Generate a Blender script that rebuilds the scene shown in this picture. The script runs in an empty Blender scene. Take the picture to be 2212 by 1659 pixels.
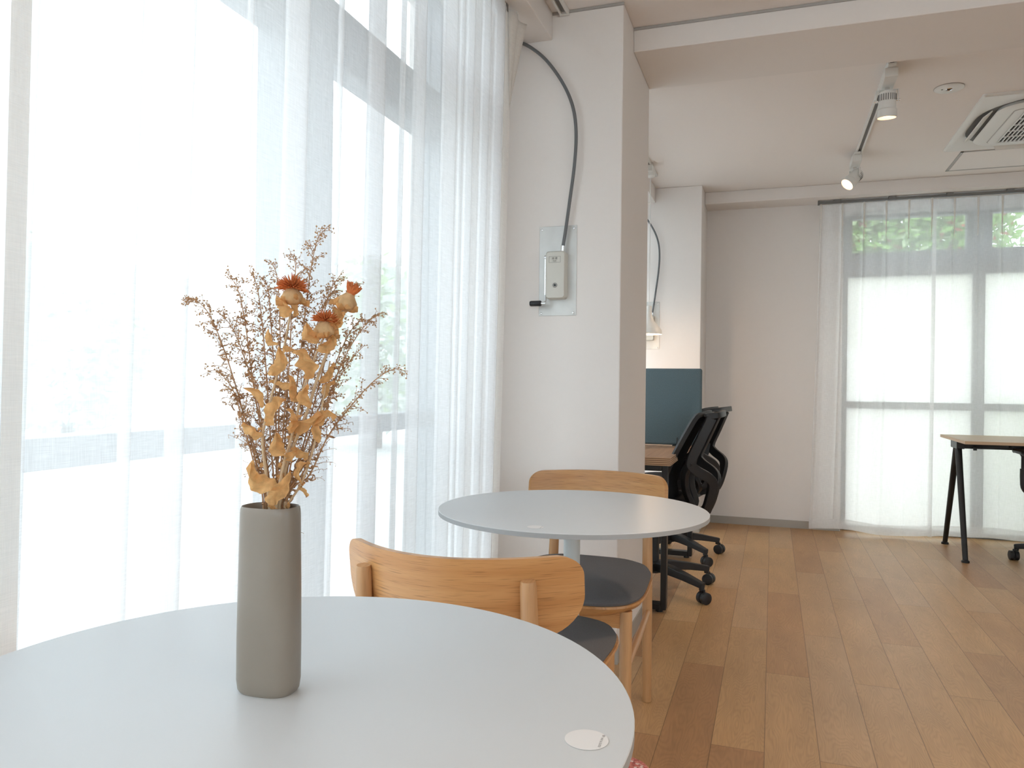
import bpy, bmesh, math, random
from mathutils import Vector, Matrix
from math import sin, cos, pi, radians as RD, sqrt, floor
S = bpy.context.scene
C = S.collection
random.seed(7)

# ------------------------------------------------------------------ camera, world, sun, exposure
FPX = 1650.0; EYE = 1.02
YAW = math.atan(563 / FPX); ROLL = math.atan(0.0115)
Fw = Vector((-sin(YAW), cos(YAW), 0)); Rt = Vector((cos(YAW), sin(YAW), 0)); Up = Vector((0, 0, 1))
cd = bpy.data.cameras.new('camera'); cam = bpy.data.objects.new('camera', cd); C.objects.link(cam); S.camera = cam
cd.sensor_width = 36; cd.lens = FPX / 2212 * 36; cd.clip_start = 0.02; cd.clip_end = 200
ax = Rt * cos(ROLL) + Up * sin(ROLL); ay = -Rt * sin(ROLL) + Up * cos(ROLL); az = -Fw
M = Matrix((ax, ay, az)).transposed().to_4x4(); M.translation = (0, 0, EYE); cam.matrix_world = M
S.view_settings.view_transform = 'Standard'; S.view_settings.look = 'None'
S.view_settings.exposure = 0.53; S.view_settings.gamma = 1; S.view_settings.use_curve_mapping = False
W = bpy.data.worlds.new('sky'); S.world = W; W.use_nodes = True
wb = W.node_tree.nodes['Background']; wb.inputs[0].default_value = (0.83, 0.92, 1.0, 1); wb.inputs[1].default_value = 3.0

# ------------------------------------------------------------------ node helpers
def mat(name):
    m = bpy.data.materials.new(name); m.use_nodes = True
    nt = m.node_tree; b = nt.nodes['Principled BSDF']
    return m, nt, b
def L(nt, a, b): nt.links.new(a, b)
def N(nt, t, **k):
    n = nt.nodes.new(t)
    for a, v in k.items():
        if hasattr(n, a): setattr(n, a, v)
        else: n.inputs[a].default_value = v
    return n
def plain(name, col, rough=0.5, metal=0.0, noise=0.0, scale=60, bump=0.0, bscale=300, spec=0.5, emit=None, es=0):
    m, nt, b = mat(name)
    b.inputs['Roughness'].default_value = rough; b.inputs['Metallic'].default_value = metal
    b.inputs['Specular IOR Level'].default_value = spec
    tc = N(nt, 'ShaderNodeTexCoord')
    nz = N(nt, 'ShaderNodeTexNoise'); nz.inputs['Scale'].default_value = scale; nz.inputs['Detail'].default_value = 4
    L(nt, tc.outputs['Object'], nz.inputs['Vector'])
    mr = N(nt, 'ShaderNodeMapRange'); mr.inputs['To Min'].default_value = 1 - noise; mr.inputs['To Max'].default_value = 1 + noise
    L(nt, nz.outputs['Fac'], mr.inputs['Value'])
    mx = N(nt, 'ShaderNodeVectorMath', operation='SCALE'); mx.inputs[0].default_value = col[:3]
    L(nt, mr.outputs['Result'], mx.inputs['Scale']); L(nt, mx.outputs[0], b.inputs['Base Color'])
    if bump:
        n2 = N(nt, 'ShaderNodeTexNoise'); n2.inputs['Scale'].default_value = bscale; n2.inputs['Detail'].default_value = 3
        L(nt, tc.outputs['Object'], n2.inputs['Vector'])
        bp = N(nt, 'ShaderNodeBump'); bp.inputs['Strength'].default_value = bump; bp.inputs['Distance'].default_value = 0.001
        L(nt, n2.outputs['Fac'], bp.inputs['Height']); L(nt, bp.outputs[0], b.inputs['Normal'])
    if emit:
        b.inputs['Emission Color'].default_value = (*emit, 1); b.inputs['Emission Strength'].default_value = es
    return m
def wood(name, c1, c2, axis=0, rough=0.45, flecks=0.35, thin=1):
    """fine straight-grained wood with short dark pores; axis = grain direction"""
    m, nt, b = mat(name); b.inputs['Roughness'].default_value = rough
    tc = N(nt, 'ShaderNodeTexCoord')
    def mp(along, across):
        g = N(nt, 'ShaderNodeMapping'); s = [across] * 3; s[axis] = along; s[thin] = along * .5; g.inputs['Scale'].default_value = s
        L(nt, tc.outputs['Object'], g.inputs['Vector']); return g
    a = mp(2.2, 40); n1 = N(nt, 'ShaderNodeTexNoise'); n1.inputs['Scale'].default_value = 1; n1.inputs['Detail'].default_value = 5; n1.inputs['Distortion'].default_value = .6
    L(nt, a.outputs[0], n1.inputs['Vector'])
    r1 = N(nt, 'ShaderNodeValToRGB'); r1.color_ramp.elements[0].position = .3; r1.color_ramp.elements[1].position = .72
    r1.color_ramp.elements[0].color = (*c2, 1); r1.color_ramp.elements[1].color = (*c1, 1)
    L(nt, n1.outputs['Fac'], r1.inputs['Fac'])
    p = mp(20, 700); n2 = N(nt, 'ShaderNodeTexNoise'); n2.inputs['Scale'].default_value = 1; n2.inputs['Detail'].default_value = 1
    L(nt, p.outputs[0], n2.inputs['Vector'])
    mr = N(nt, 'ShaderNodeMapRange'); mr.inputs['From Min'].default_value = .57; mr.inputs['From Max'].default_value = .72
    mr.inputs['To Min'].default_value = 0; mr.inputs['To Max'].default_value = flecks
    L(nt, n2.outputs['Fac'], mr.inputs['Value'])
    mx = N(nt, 'ShaderNodeMix', data_type='RGBA'); mx.inputs['B'].default_value = (c2[0] * .35, c2[1] * .3, c2[2] * .25, 1)
    L(nt, mr.outputs[0], mx.inputs['Factor']); L(nt, r1.outputs[0], mx.inputs['A']); L(nt, mx.outputs['Result'], b.inputs['Base Color'])
    return m

MT = {}
MT['wall'] = plain('wall_paint', (.84, .795, .76), .9, noise=.01, bump=.25, bscale=420, spec=.2)
MT['ceil'] = plain('ceiling_paint', (.88, .83, .795), .92, noise=.01, bump=.2, bscale=380, spec=.2)
MT['base'] = plain('grey_vinyl_base', (.42, .385, .34), .5)
MT['trimgrey'] = plain('grey_trim', (.42, .40, .38), .5)
MT['laminate'] = plain('light_grey_laminate', (.60, .615, .625), .40, noise=.012, scale=500)
MT['ltedge'] = plain('laminate_edge', (.36, .37, .375), .5)
MT['steel_wh'] = plain('pale_grey_powder_coat', (.62, .66, .66), .35)
MT['oak'] = wood('oak_veneer', (.62, .335, .135), (.50, .235, .08), 0, .36, .55)
MT['oakflat'] = wood('oak_seat_veneer', (.62, .335, .135), (.50, .235, .08), 0, .36, .4, 2)
MT['beech'] = wood('beech_dowel', (.58, .34, .165), (.46, .245, .105), 2, .42, .2)
MT['felt'] = plain('charcoal_felt', (.15, .145, .148), .95, noise=.35, scale=900, bump=.6, bscale=900, spec=.1)
MT['blk'] = plain('black_plastic', (.018, .019, .022), .5)
MT['blkmetal'] = plain('black_powder_coat', (.012, .012, .013), .42)
MT['dkfab'] = plain('black_seat_fabric', (.02, .021, .024), .95, bump=.5, bscale=1200, spec=.1)
MT['wmetal'] = plain('window_frame_grey', (.22, .225, .235), .45, .0)
MT['whplas'] = plain('white_plastic', (.78, .77, .74), .4)
MT['cream'] = plain('cream_plastic', (.62, .60, .54), .42)
MT['galv'] = plain('galvanised_plate', (.62, .62, .60), .42, .35, noise=.14, scale=14)
MT['conduit'] = plain('grey_conduit', (.14, .145, .15), .45)
MT['ceramic'] = plain('taupe_glazed_ceramic', (.255, .215, .175), .3, noise=.05, scale=40, bump=.12, bscale=60)
MT['screen'] = plain('blue_grey_felt_panel', (.13, .178, .198), .95, noise=.22, scale=260, bump=.5, bscale=900, spec=.1)
MT['dark'] = plain('dark_void', (.03, .03, .03), .8)
MT['greyslot'] = plain('shadow_grey_plastic', (.19, .185, .18), .6)
MT['lamp'] = plain('lamp_lens', (1, .8, .6), .4, emit=(1.0, .60, .30), es=4.5)
MT['chrome'] = plain('bright_metal', (.75, .75, .75), .2, 1.0)
MT['straw'] = plain('straw_stem', (.58, .43, .27), .75, noise=.15, scale=90)
MT['wisp'] = plain('dry_brown_twig', (.47, .27, .14), .8, noise=.2, scale=80)
MT['bud'] = plain('dry_seed_bud', (.50, .31, .165), .85, noise=.25, scale=200)
MT['petal'] = plain('rust_orange_petal', (.60, .17, .045), .7, noise=.4, scale=160)
MT['asphalt'] = plain('pale_paving', (.58, .57, .56), .9, noise=.06, scale=3)
MT['concrete'] = plain('pale_concrete', (.62, .63, .62), .9, noise=.05, scale=2)
MT['ink'] = plain('black_print', (.06, .06, .06), .7)
MT['paper'] = plain('sticker_paper', (.76, .74, .73), .5)
MT['bark'] = plain('bark', (.16, .12, .09), .9, noise=.3, scale=30)

def thin_leaf(name, col, trans, noise=.25, scale=60, vein=True):
    m, nt, b = mat(name); nt.nodes.remove(b)
    tc = N(nt, 'ShaderNodeTexCoord'); nz = N(nt, 'ShaderNodeTexNoise'); nz.inputs['Scale'].default_value = scale; nz.inputs['Detail'].default_value = 5
    L(nt, tc.outputs['Object'], nz.inputs['Vector'])
    mr = N(nt, 'ShaderNodeMapRange'); mr.inputs['To Min'].default_value = 1 - noise; mr.inputs['To Max'].default_value = 1 + noise
    L(nt, nz.outputs['Fac'], mr.inputs['Value'])
    sc = N(nt, 'ShaderNodeVectorMath', operation='SCALE'); sc.inputs[0].default_value = col
    L(nt, mr.outputs[0], sc.inputs['Scale'])
    d = N(nt, 'ShaderNodeBsdfDiffuse'); t = N(nt, 'ShaderNodeBsdfTranslucent'); mx = N(nt, 'ShaderNodeMixShader'); mx.inputs[0].default_value = trans
    L(nt, sc.outputs[0], d.inputs[0]); L(nt, sc.outputs[0], t.inputs[0]); L(nt, d.outputs[0], mx.inputs[1]); L(nt, t.outputs[0], mx.inputs[2])
    L(nt, mx.outputs[0], nt.nodes['Material Output'].inputs[0])
    return m
MT['dryleaf'] = thin_leaf('dry_golden_leaf', (.80, .50, .23), .5, .42, 150)
MT['bract'] = thin_leaf('dry_pale_bract', (.74, .50, .27), .25, .3, 150)
MT['green'] = thin_leaf('garden_leaf_green', (.30, .50, .14), .4, .5, 3)
MT['green2'] = thin_leaf('garden_leaf_pale_green', (.46, .58, .32), .4, .5, 3)
MT['hazegreen'] = thin_leaf('haze_washed_leaf', (.68, .72, .66), .4, .12, 3)  # outdoor haze put into the colour, leaves washed out pale
MT['redleaf'] = thin_leaf('garden_leaf_red', (.55, .13, .10), .4, .3, 3)

def sheer(name, col, see, trans):
    """woven voile: see-through share modulated by a fine thread weave"""
    m, nt, b = mat(name); nt.nodes.remove(b)
    tc = N(nt, 'ShaderNodeTexCoord')
    fac = None
    for sca in ((30, 30, 1400), (1400, 1400, 30)):
        g = N(nt, 'ShaderNodeMapping'); g.inputs['Scale'].default_value = sca
        L(nt, tc.outputs['Object'], g.inputs['Vector'])
        nz = N(nt, 'ShaderNodeTexNoise'); nz.inputs['Scale'].default_value = 1; nz.inputs['Detail'].default_value = 2
        L(nt, g.outputs[0], nz.inputs['Vector'])
        if fac is None: fac = nz.outputs['Fac']
        else:
            a = N(nt, 'ShaderNodeMath', operation='ADD'); L(nt, fac, a.inputs[0]); L(nt, nz.outputs['Fac'], a.inputs[1]); fac = a.outputs[0]
    mr = N(nt, 'ShaderNodeMapRange'); mr.inputs['From Min'].default_value = .6; mr.inputs['From Max'].default_value = 1.4
    mr.inputs['To Min'].default_value = see - .10; mr.inputs['To Max'].default_value = see + .10
    L(nt, fac, mr.inputs['Value'])
    d = N(nt, 'ShaderNodeBsdfDiffuse'); d.inputs[0].default_value = (*col, 1)
    t = N(nt, 'ShaderNodeBsdfTranslucent'); t.inputs[0].default_value = (*col, 1)
    tr = N(nt, 'ShaderNodeBsdfTransparent')
    m1 = N(nt, 'ShaderNodeMixShader'); m1.inputs[0].default_value = trans
    L(nt, d.outputs[0], m1.inputs[1]); L(nt, t.outputs[0], m1.inputs[2])
    m2 = N(nt, 'ShaderNodeMixShader'); L(nt, mr.outputs[0], m2.inputs[0]); L(nt, m1.outputs[0], m2.inputs[1]); L(nt, tr.outputs[0], m2.inputs[2])
    L(nt, m2.outputs[0], nt.nodes['Material Output'].inputs[0])
    return m
MT['voile'] = sheer('sheer_white_voile', (.95, .95, .955), .39, .57)
MT['hem'] = sheer('curtain_heading_band', (.90, .87, .83), .10, .35)

def pane(name, tint, gloss, frost=False):
    m, nt, b = mat(name); nt.nodes.remove(b)
    tr = N(nt, 'ShaderNodeBsdfTransparent'); tr.inputs[0].default_value = (*tint, 1)
    g = N(nt, 'ShaderNodeBsdfGlossy'); g.inputs['Roughness'].default_value = .02
    mx = N(nt, 'ShaderNodeMixShader'); mx.inputs[0].default_value = gloss
    L(nt, tr.outputs[0], mx.inputs[1]); L(nt, g.outputs[0], mx.inputs[2]); out = mx.outputs[0]
    if frost:
        t = N(nt, 'ShaderNodeBsdfTranslucent'); t.inputs[0].default_value = (.86, .835, .795, 1)
        tc = N(nt, 'ShaderNodeTexCoord'); nz = N(nt, 'ShaderNodeTexNoise'); nz.inputs['Scale'].default_value = 160; L(nt, tc.outputs['Object'], nz.inputs[0])
        mr = N(nt, 'ShaderNodeMapRange'); mr.inputs['From Min'].default_value = .3; mr.inputs['From Max'].default_value = .7; mr.inputs['To Min'].default_value = .6; mr.inputs['To Max'].default_value = .95
        L(nt, nz.outputs['Fac'], mr.inputs['Value'])
        m3 = N(nt, 'ShaderNodeMixShader'); L(nt, mr.outputs[0], m3.inputs[0]); L(nt, out, m3.inputs[1]); L(nt, t.outputs[0], m3.inputs[2]); out = m3.outputs[0]
    L(nt, out, nt.nodes['Material Output'].inputs[0]); return m
MT['glass'] = pane('clear_glass', (.97, .99, .985), .05)
MT['frost'] = pane('frosted_glass', (.95, .98, .97), .04, True)

def floor_mat():
    m, nt, b = mat('oak_plank_floor')
    tc = N(nt, 'ShaderNodeTexCoord'); sp = N(nt, 'ShaderNodeSeparateXYZ'); L(nt, tc.outputs['Object'], sp.inputs[0])
    def mth(op, a, bb=None, c=None):
        n = N(nt, 'ShaderNodeMath', operation=op)
        for i, v in enumerate((a, bb, c)):
            if v is None: continue
            if isinstance(v, (int, float)): n.inputs[i].default_value = v
            else: L(nt, v, n.inputs[i])
        return n.outputs[0]
    u = mth('DIVIDE', mth('ADD', sp.outputs[0], .011 + 14.45), .1445)
    row = mth('FLOOR', u); fu = mth('FRACT', u)
    par = mth('MODULO', row, 2.0)
    v = mth('ADD', mth('DIVIDE', mth('ADD', sp.outputs[1], -2.88 + 11.3), 1.13), mth('MULTIPLY', mth('SUBTRACT', 1.0, par), 0.0))
    v = mth('ADD', v, mth('MULTIPLY', par, 0.56))
    col = mth('FLOOR', v); fv = mth('FRACT', v)
    cmb = N(nt, 'ShaderNodeCombineXYZ'); L(nt, row, cmb.inputs[0]); L(nt, col, cmb.inputs[1])
    wn = N(nt, 'ShaderNodeTexWhiteNoise', noise_dimensions='3D'); L(nt, cmb.outputs[0], wn.inputs[0])
    rmp = N(nt, 'ShaderNodeValToRGB'); e = rmp.color_ramp.elements
    e[0].color = (.40, .215, .098, 1); e[1].color = (.56, .355, .178, 1)
    for p, c in ((.3, (.46, .265, .124)), (.55, (.52, .315, .146)), (.8, (.49, .31, .165))):
        q = e.new(p); q.color = (*c, 1)
    L(nt, wn.outputs['Value'], rmp.inputs[0])
    # grain, a different piece of log in every plank
    off = N(nt, 'ShaderNodeVectorMath', operation='SCALE'); off.inputs['Scale'].default_value = 37.0; L(nt, wn.outputs['Color'], off.inputs[0])
    ad = N(nt, 'ShaderNodeVectorMath', operation='ADD'); L(nt, tc.outputs['Object'], ad.inputs[0]); L(nt, off.outputs[0], ad.inputs[1])
    g1 = N(nt, 'ShaderNodeMapping'); g1.inputs['Scale'].default_value = (9, 1.6, 1); L(nt, ad.outputs[0], g1.inputs[0])
    n1 = N(nt, 'ShaderNodeTexNoise'); n1.inputs['Scale'].default_value = 1; n1.inputs['Detail'].default_value = 2; L(nt, g1.outputs[0], n1.inputs[0])
    rings = mth('SINE', mth('MULTIPLY', n1.outputs['Fac'], 130.0))
    rings = mth('POWER', mth('ABSOLUTE', rings), 3.0)
    g2 = N(nt, 'ShaderNodeMapping'); g2.inputs['Scale'].default_value = (420, 14, 1); L(nt, ad.outputs[0], g2.inputs[0])
    n2 = N(nt, 'ShaderNodeTexNoise'); n2.inputs['Scale'].default_value = 1; n2.inputs['Detail'].default_value = 3; L(nt, g2.outputs[0], n2.inputs[0])
    g3 = N(nt, 'ShaderNodeMapping'); g3.inputs['Scale'].default_value = (12, 3, 1); L(nt, ad.outputs[0], g3.inputs[0])
    n3 = N(nt, 'ShaderNodeTexNoise'); n3.inputs['Scale'].default_value = 1; n3.inputs['Detail'].default_value = 3; L(nt, g3.outputs[0], n3.inputs[0])
    k = mth('ADD', mth('MULTIPLY', rings, -.10), 1.04)
    k = mth('MULTIPLY', k, mth('ADD', mth('MULTIPLY', n2.outputs['Fac'], .34), .83))
    k = mth('MULTIPLY', k, mth('ADD', mth('MULTIPLY', n3.outputs['Fac'], .42), .79))
    # seams
    du = mth('MULTIPLY', mth('MINIMUM', fu, mth('SUBTRACT', 1.0, fu)), .1445)
    dv = mth('MULTIPLY', mth('MINIMUM', fv, mth('SUBTRACT', 1.0, fv)), 1.13)
    dmin = mth('MINIMUM', du, dv)
    mr = N(nt, 'ShaderNodeMapRange'); mr.inputs['From Min'].default_value = .0005; mr.inputs['From Max'].default_value = .0016
    mr.inputs['To Min'].default_value = .45; mr.inputs['To Max'].default_value = 1; L(nt, dmin, mr.inputs[0])
    k = mth('MULTIPLY', k, mr.outputs[0])
    sc = N(nt, 'ShaderNodeVectorMath', operation='SCALE'); L(nt, rmp.outputs[0], sc.inputs[0]); L(nt, k, sc.inputs['Scale'])
    L(nt, sc.outputs[0], b.inputs['Base Color']); b.inputs['Roughness'].default_value = .42
    b.inputs['Specular IOR Level'].default_value = .45
    bp = N(nt, 'ShaderNodeBump'); bp.inputs['Strength'].default_value = .15; bp.inputs['Distance'].default_value = .001
    L(nt, k, bp.inputs['Height']); L(nt, bp.outputs[0], b.inputs['Normal'])
    return m
MT['floor'] = floor_mat()

def terrazzo():
    m, nt, b = mat('red_terrazzo'); tc = N(nt, 'ShaderNodeTexCoord')
    vo = N(nt, 'ShaderNodeTexVoronoi'); vo.inputs['Scale'].default_value = 240; L(nt, tc.outputs['Object'], vo.inputs['Vector'])
    r = N(nt, 'ShaderNodeValToRGB'); r.color_ramp.interpolation = 'CONSTANT'; e = r.color_ramp.elements
    e[0].color = (.36, .08, .065, 1); e[1].position = .86; e[1].color = (.62, .50, .46, 1)
    for p, c in ((.3, (.46, .13, .11)), (.55, (.25, .06, .06)), (.7, (.50, .19, .16))):
        q = e.new(p); q.color = (*c, 1)
    sp = N(nt, 'ShaderNodeSeparateColor'); L(nt, vo.outputs['Color'], sp.inputs[0]); L(nt, sp.outputs[0], r.inputs[0])
    L(nt, r.outputs[0], b.inputs['Base Color']); b.inputs['Roughness'].default_value = .3
    return m
MT['terrazzo'] = terrazzo()
def tiles():
    m, nt, b = mat('white_wall_tile'); tc = N(nt, 'ShaderNodeTexCoord'); sp = N(nt, 'ShaderNodeSeparateXYZ'); L(nt, tc.outputs['Object'], sp.inputs[0])
    a = N(nt, 'ShaderNodeMath', operation='DIVIDE'); a.inputs[1].default_value = .0655; L(nt, sp.outputs[2], a.inputs[0])
    f = N(nt, 'ShaderNodeMath', operation='FRACT'); L(nt, a.outputs[0], f.inputs[0])
    g = N(nt, 'ShaderNodeMath', operation='GREATER_THAN'); g.inputs[1].default_value = .13; L(nt, f.outputs[0], g.inputs[0])
    r = N(nt, 'ShaderNodeMix', data_type='RGBA'); r.inputs['A'].default_value = (.16, .17, .18, 1); r.inputs['B'].default_value = (.82, .84, .85, 1)
    L(nt, g.outputs[0], r.inputs['Factor']); L(nt, r.outputs['Result'], b.inputs['Base Color']); return m
MT['tile'] = tiles()
def meshfab():
    m, nt, b = mat('black_mesh_fabric'); nt.nodes.remove(b)
    tc = N(nt, 'ShaderNodeTexCoord'); w = N(nt, 'ShaderNodeTexVoronoi'); w.inputs['Scale'].default_value = 330; L(nt, tc.outputs['Object'], w.inputs['Vector'])
    mr = N(nt, 'ShaderNodeMapRange'); mr.inputs['From Min'].default_value = .2; mr.inputs['From Max'].default_value = .5; mr.inputs['To Min'].default_value = .10; mr.inputs['To Max'].default_value = 0
    L(nt, w.outputs['Distance'], mr.inputs['Value'])
    d = N(nt, 'ShaderNodeBsdfDiffuse'); d.inputs[0].default_value = (.016, .017, .019, 1); t = N(nt, 'ShaderNodeBsdfTransparent')
    mx = N(nt, 'ShaderNodeMixShader'); L(nt, mr.outputs[0], mx.inputs[0]); L(nt, d.outputs[0], mx.inputs[1]); L(nt, t.outputs[0], mx.inputs[2])
    L(nt, mx.outputs[0], nt.nodes['Material Output'].inputs[0]); return m
MT['mesh'] = meshfab()
def plywood_edge():
    m, nt, b = mat('plywood_layered_edge'); tc = N(nt, 'ShaderNodeTexCoord'); sp = N(nt, 'ShaderNodeSeparateXYZ'); L(nt, tc.outputs['Object'], sp.inputs[0])
    a = N(nt, 'ShaderNodeMath', operation='MULTIPLY'); a.inputs[1].default_value = 6.2831 / .0085; L(nt, sp.outputs[2], a.inputs[0])
    s = N(nt, 'ShaderNodeMath', operation='SINE'); L(nt, a.outputs[0], s.inputs[0])
    r = N(nt, 'ShaderNodeValToRGB'); r.color_ramp.elements[0].position = .45; r.color_ramp.elements[1].position = .55
    r.color_ramp.elements[0].color = (.20, .10, .055, 1); r.color_ramp.elements[1].color = (.58, .38, .22, 1)
    h = N(nt, 'ShaderNodeMapRange'); h.inputs['From Min'].default_value = -1; L(nt, s.outputs[0], h.inputs[0]); L(nt, h.outputs[0], r.inputs[0])
    L(nt, r.outputs[0], b.inputs['Base Color']); b.inputs['Roughness'].default_value = .55; return m
MT['plyedge'] = plywood_edge()
MT['walnutish'] = wood('brown_desk_veneer', (.50, .31, .19), (.38, .22, .13), 1, .5, .35, 2)
MT['palewood'] = wood('pale_desk_veneer', (.72, .57, .40), (.64, .48, .32), 0, .42, .15, 2)
MT['paleedge'] = plain('pale_desk_edge', (.62, .43, .27), .5)

# ------------------------------------------------------------------ mesh helpers
def obj(name, bm, m, parent=None, smooth=False, bevel=0, seg=2, solid=0, sub=0):
    me = bpy.data.meshes.new(name)
    bmesh.ops.recalc_face_normals(bm, faces=bm.faces)
    bm.to_mesh(me); bm.free()
    ms = m if isinstance(m, (list, tuple)) else [m]
    for x in ms: me.materials.append(MT[x])
    if smooth: me.polygons.foreach_set('use_smooth', [True] * len(me.polygons))
    o = bpy.data.objects.new(name, me); C.objects.link(o)
    if parent: o.parent = parent
    if solid:
        q = o.modifiers.new('solid', 'SOLIDIFY'); q.thickness = solid; q.offset = 0
    if sub:
        q = o.modifiers.new('sub', 'SUBSURF'); q.levels = sub; q.render_levels = sub
    if bevel:
        q = o.modifiers.new('bevel', 'BEVEL'); q.width = bevel; q.segments = seg; q.limit_method = 'ANGLE'; q.angle_limit = RD(40)
        q.harden_normals = False
    if smooth and (bevel or True):
        try:
            me.set_sharp_from_angle(angle=RD(42))
        except Exception: pass
    return o
def thing(name, label, cat, loc=(0, 0, 0), rotz=0, group=None):
    o = bpy.data.objects.new(name, None); C.objects.link(o); o.empty_display_size = .05
    o.location = loc; o.rotation_euler = (0, 0, rotz); return tag(o, label, cat, group)
def tag(o, label, cat, group=None, kind=None):
    o['label'] = label; o['category'] = cat
    if group: o['group'] = group
    if kind: o['kind'] = kind
    return o
def struct(name, bm, m, parent=None, **k):
    o = obj(name, bm, m, parent, **k)
    if not parent: o['kind'] = 'structure'
    return o
def dup(root, loc, rotz=None, label=None, cat=None):
    r = root.copy(); C.objects.link(r); r.location = loc
    if rotz is not None: r.rotation_euler = (0, 0, rotz)
    if label: r['label'] = label
    for ch in list(root.children):
        c = ch.copy(); C.objects.link(c); c.parent = r
        for g in list(ch.children):
            d = g.copy(); C.objects.link(d); d.parent = c
    return r
def bx(bm, x0, x1, y0, y1, z0, z1, mi=0):
    v = [bm.verts.new((x, y, z)) for x in (x0, x1) for y in (y0, y1) for z in (z0, z1)]
    fs = []
    for f in ((0, 1, 3, 2), (4, 6, 7, 5), (0, 4, 5, 1), (2, 3, 7, 6), (0, 2, 6, 4), (1, 5, 7, 3)):
        q = bm.faces.new([v[i] for i in f]); q.material_index = mi; fs.append(q)
    return v, fs
def box(*a):
    bm = bmesh.new(); bx(bm, *a); return bm
def tube(bm, pts, rad, seg=12, caps=True, mi=0, flat=None):
    """tube through points; rad a number or list; flat=(w,h) makes a rectangular bar"""
    pts = [Vector(p) for p in pts]; n = len(pts)
    rs = rad if isinstance(rad, (list, tuple)) else [rad] * n
    ref = Vector((0, 0, 1)); t0 = (pts[1] - pts[0]).normalized()
    if abs(t0.dot(ref)) > .95: ref = Vector((0, 1, 0))
    rings = []; prev = None
    for i, p in enumerate(pts):
        t = (pts[min(i + 1, n - 1)] - pts[max(i - 1, 0)]).normalized()
        if prev is None: a = t.cross(ref).normalized()
        else:
            a = prev - t * prev.dot(t); a.normalize()
        prev = a; b = t.cross(a)
        if flat:
            w, h = flat; k = rs[i]
            ring = [bm.verts.new(p + a * (sx * w * k / 2) + b * (sy * h * k / 2)) for sx, sy in ((1, 1), (-1, 1), (-1, -1), (1, -1))]
        else:
            ring = [bm.verts.new(p + (a * cos(2 * pi * k / seg) + b * sin(2 * pi * k / seg)) * rs[i]) for k in range(seg)]
        rings.append(ring)
    s = len(rings[0])
    for i in range(n - 1):
        for k in range(s):
            f = bm.faces.new((rings[i][k], rings[i][(k + 1) % s], rings[i + 1][(k + 1) % s], rings[i + 1][k])); f.material_index = mi
    if caps:
        bm.faces.new(rings[0][::-1]).material_index = mi; bm.faces.new(rings[-1]).material_index = mi
def tb(*a, **k):
    bm = bmesh.new(); tube(bm, *a, **k); return bm
def lathe(bm, prof, seg=32, c=(0, 0, 0), caps=(True, True), shape=None, mi=0):
    """prof = [(r, z)...]; shape(angle) scales the radius"""
    rings = []
    for r, z in prof:
        ring = []
        for k in range(seg):
            a = 2 * pi * k / seg
            x, y = (r * cos(a), r * sin(a)) if not shape else shape(a, r)
            ring.append(bm.verts.new((c[0] + x, c[1] + y, c[2] + z)))
        rings.append(ring)
    for i in range(len(rings) - 1):
        for k in range(seg):
            f = bm.faces.new((rings[i][k], rings[i][(k + 1) % seg], rings[i + 1][(k + 1) % seg], rings[i + 1][k])); f.material_index = mi
    if caps[0]: bm.faces.new(rings[0][::-1]).material_index = mi
    if caps[1]: bm.faces.new(rings[-1]).material_index = mi
def lt(prof, seg=32, **k):
    bm = bmesh.new(); lathe(bm, prof, seg, **k); return bm
def loft(bm, rings, caps=True):
    rv = [[bm.verts.new(p) for p in r] for r in rings]; s = len(rv[0])
    for i in range(len(rv) - 1):
        for k in range(s): bm.faces.new((rv[i][k], rv[i][(k + 1) % s], rv[i + 1][(k + 1) % s], rv[i + 1][k]))
    if caps: bm.faces.new(rv[0][::-1]); bm.faces.new(rv[-1])
def cat(pts, n=8):
    """Catmull-Rom through pts"""
    P = [Vector(p) for p in pts]; P = [P[0] * 2 - P[1]] + P + [P[-1] * 2 - P[-2]]; out = []
    for i in range(1, len(P) - 2):
        for k in range(n):
            t = k / n; a, b, c, d = P[i - 1:i + 3]
            out.append(.5 * ((2 * b) + (c - a) * t + (2 * a - 5 * b + 4 * c - d) * t * t + (3 * b - a - 3 * c + d) * t ** 3))
    out.append(P[-2]); return out

def words(body, size, m, parent, loc, rot, ax_='CENTER'):
    cu = bpy.data.curves.new('printed_words', 'FONT'); cu.body = body; cu.size = size; cu.align_x = ax_; cu.align_y = 'CENTER'; cu.resolution_u = 3
    o = bpy.data.objects.new('tmp_words', cu); C.objects.link(o); bpy.context.view_layer.update()
    me = bpy.data.meshes.new_from_object(o.evaluated_get(bpy.context.evaluated_depsgraph_get())); bpy.data.objects.remove(o); bpy.data.curves.remove(cu)
    me.materials.clear(); me.materials.append(MT[m])
    o = bpy.data.objects.new('printed_words', me); C.objects.link(o); o.parent = parent; o.location = loc; o.rotation_euler = rot; return o

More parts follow.
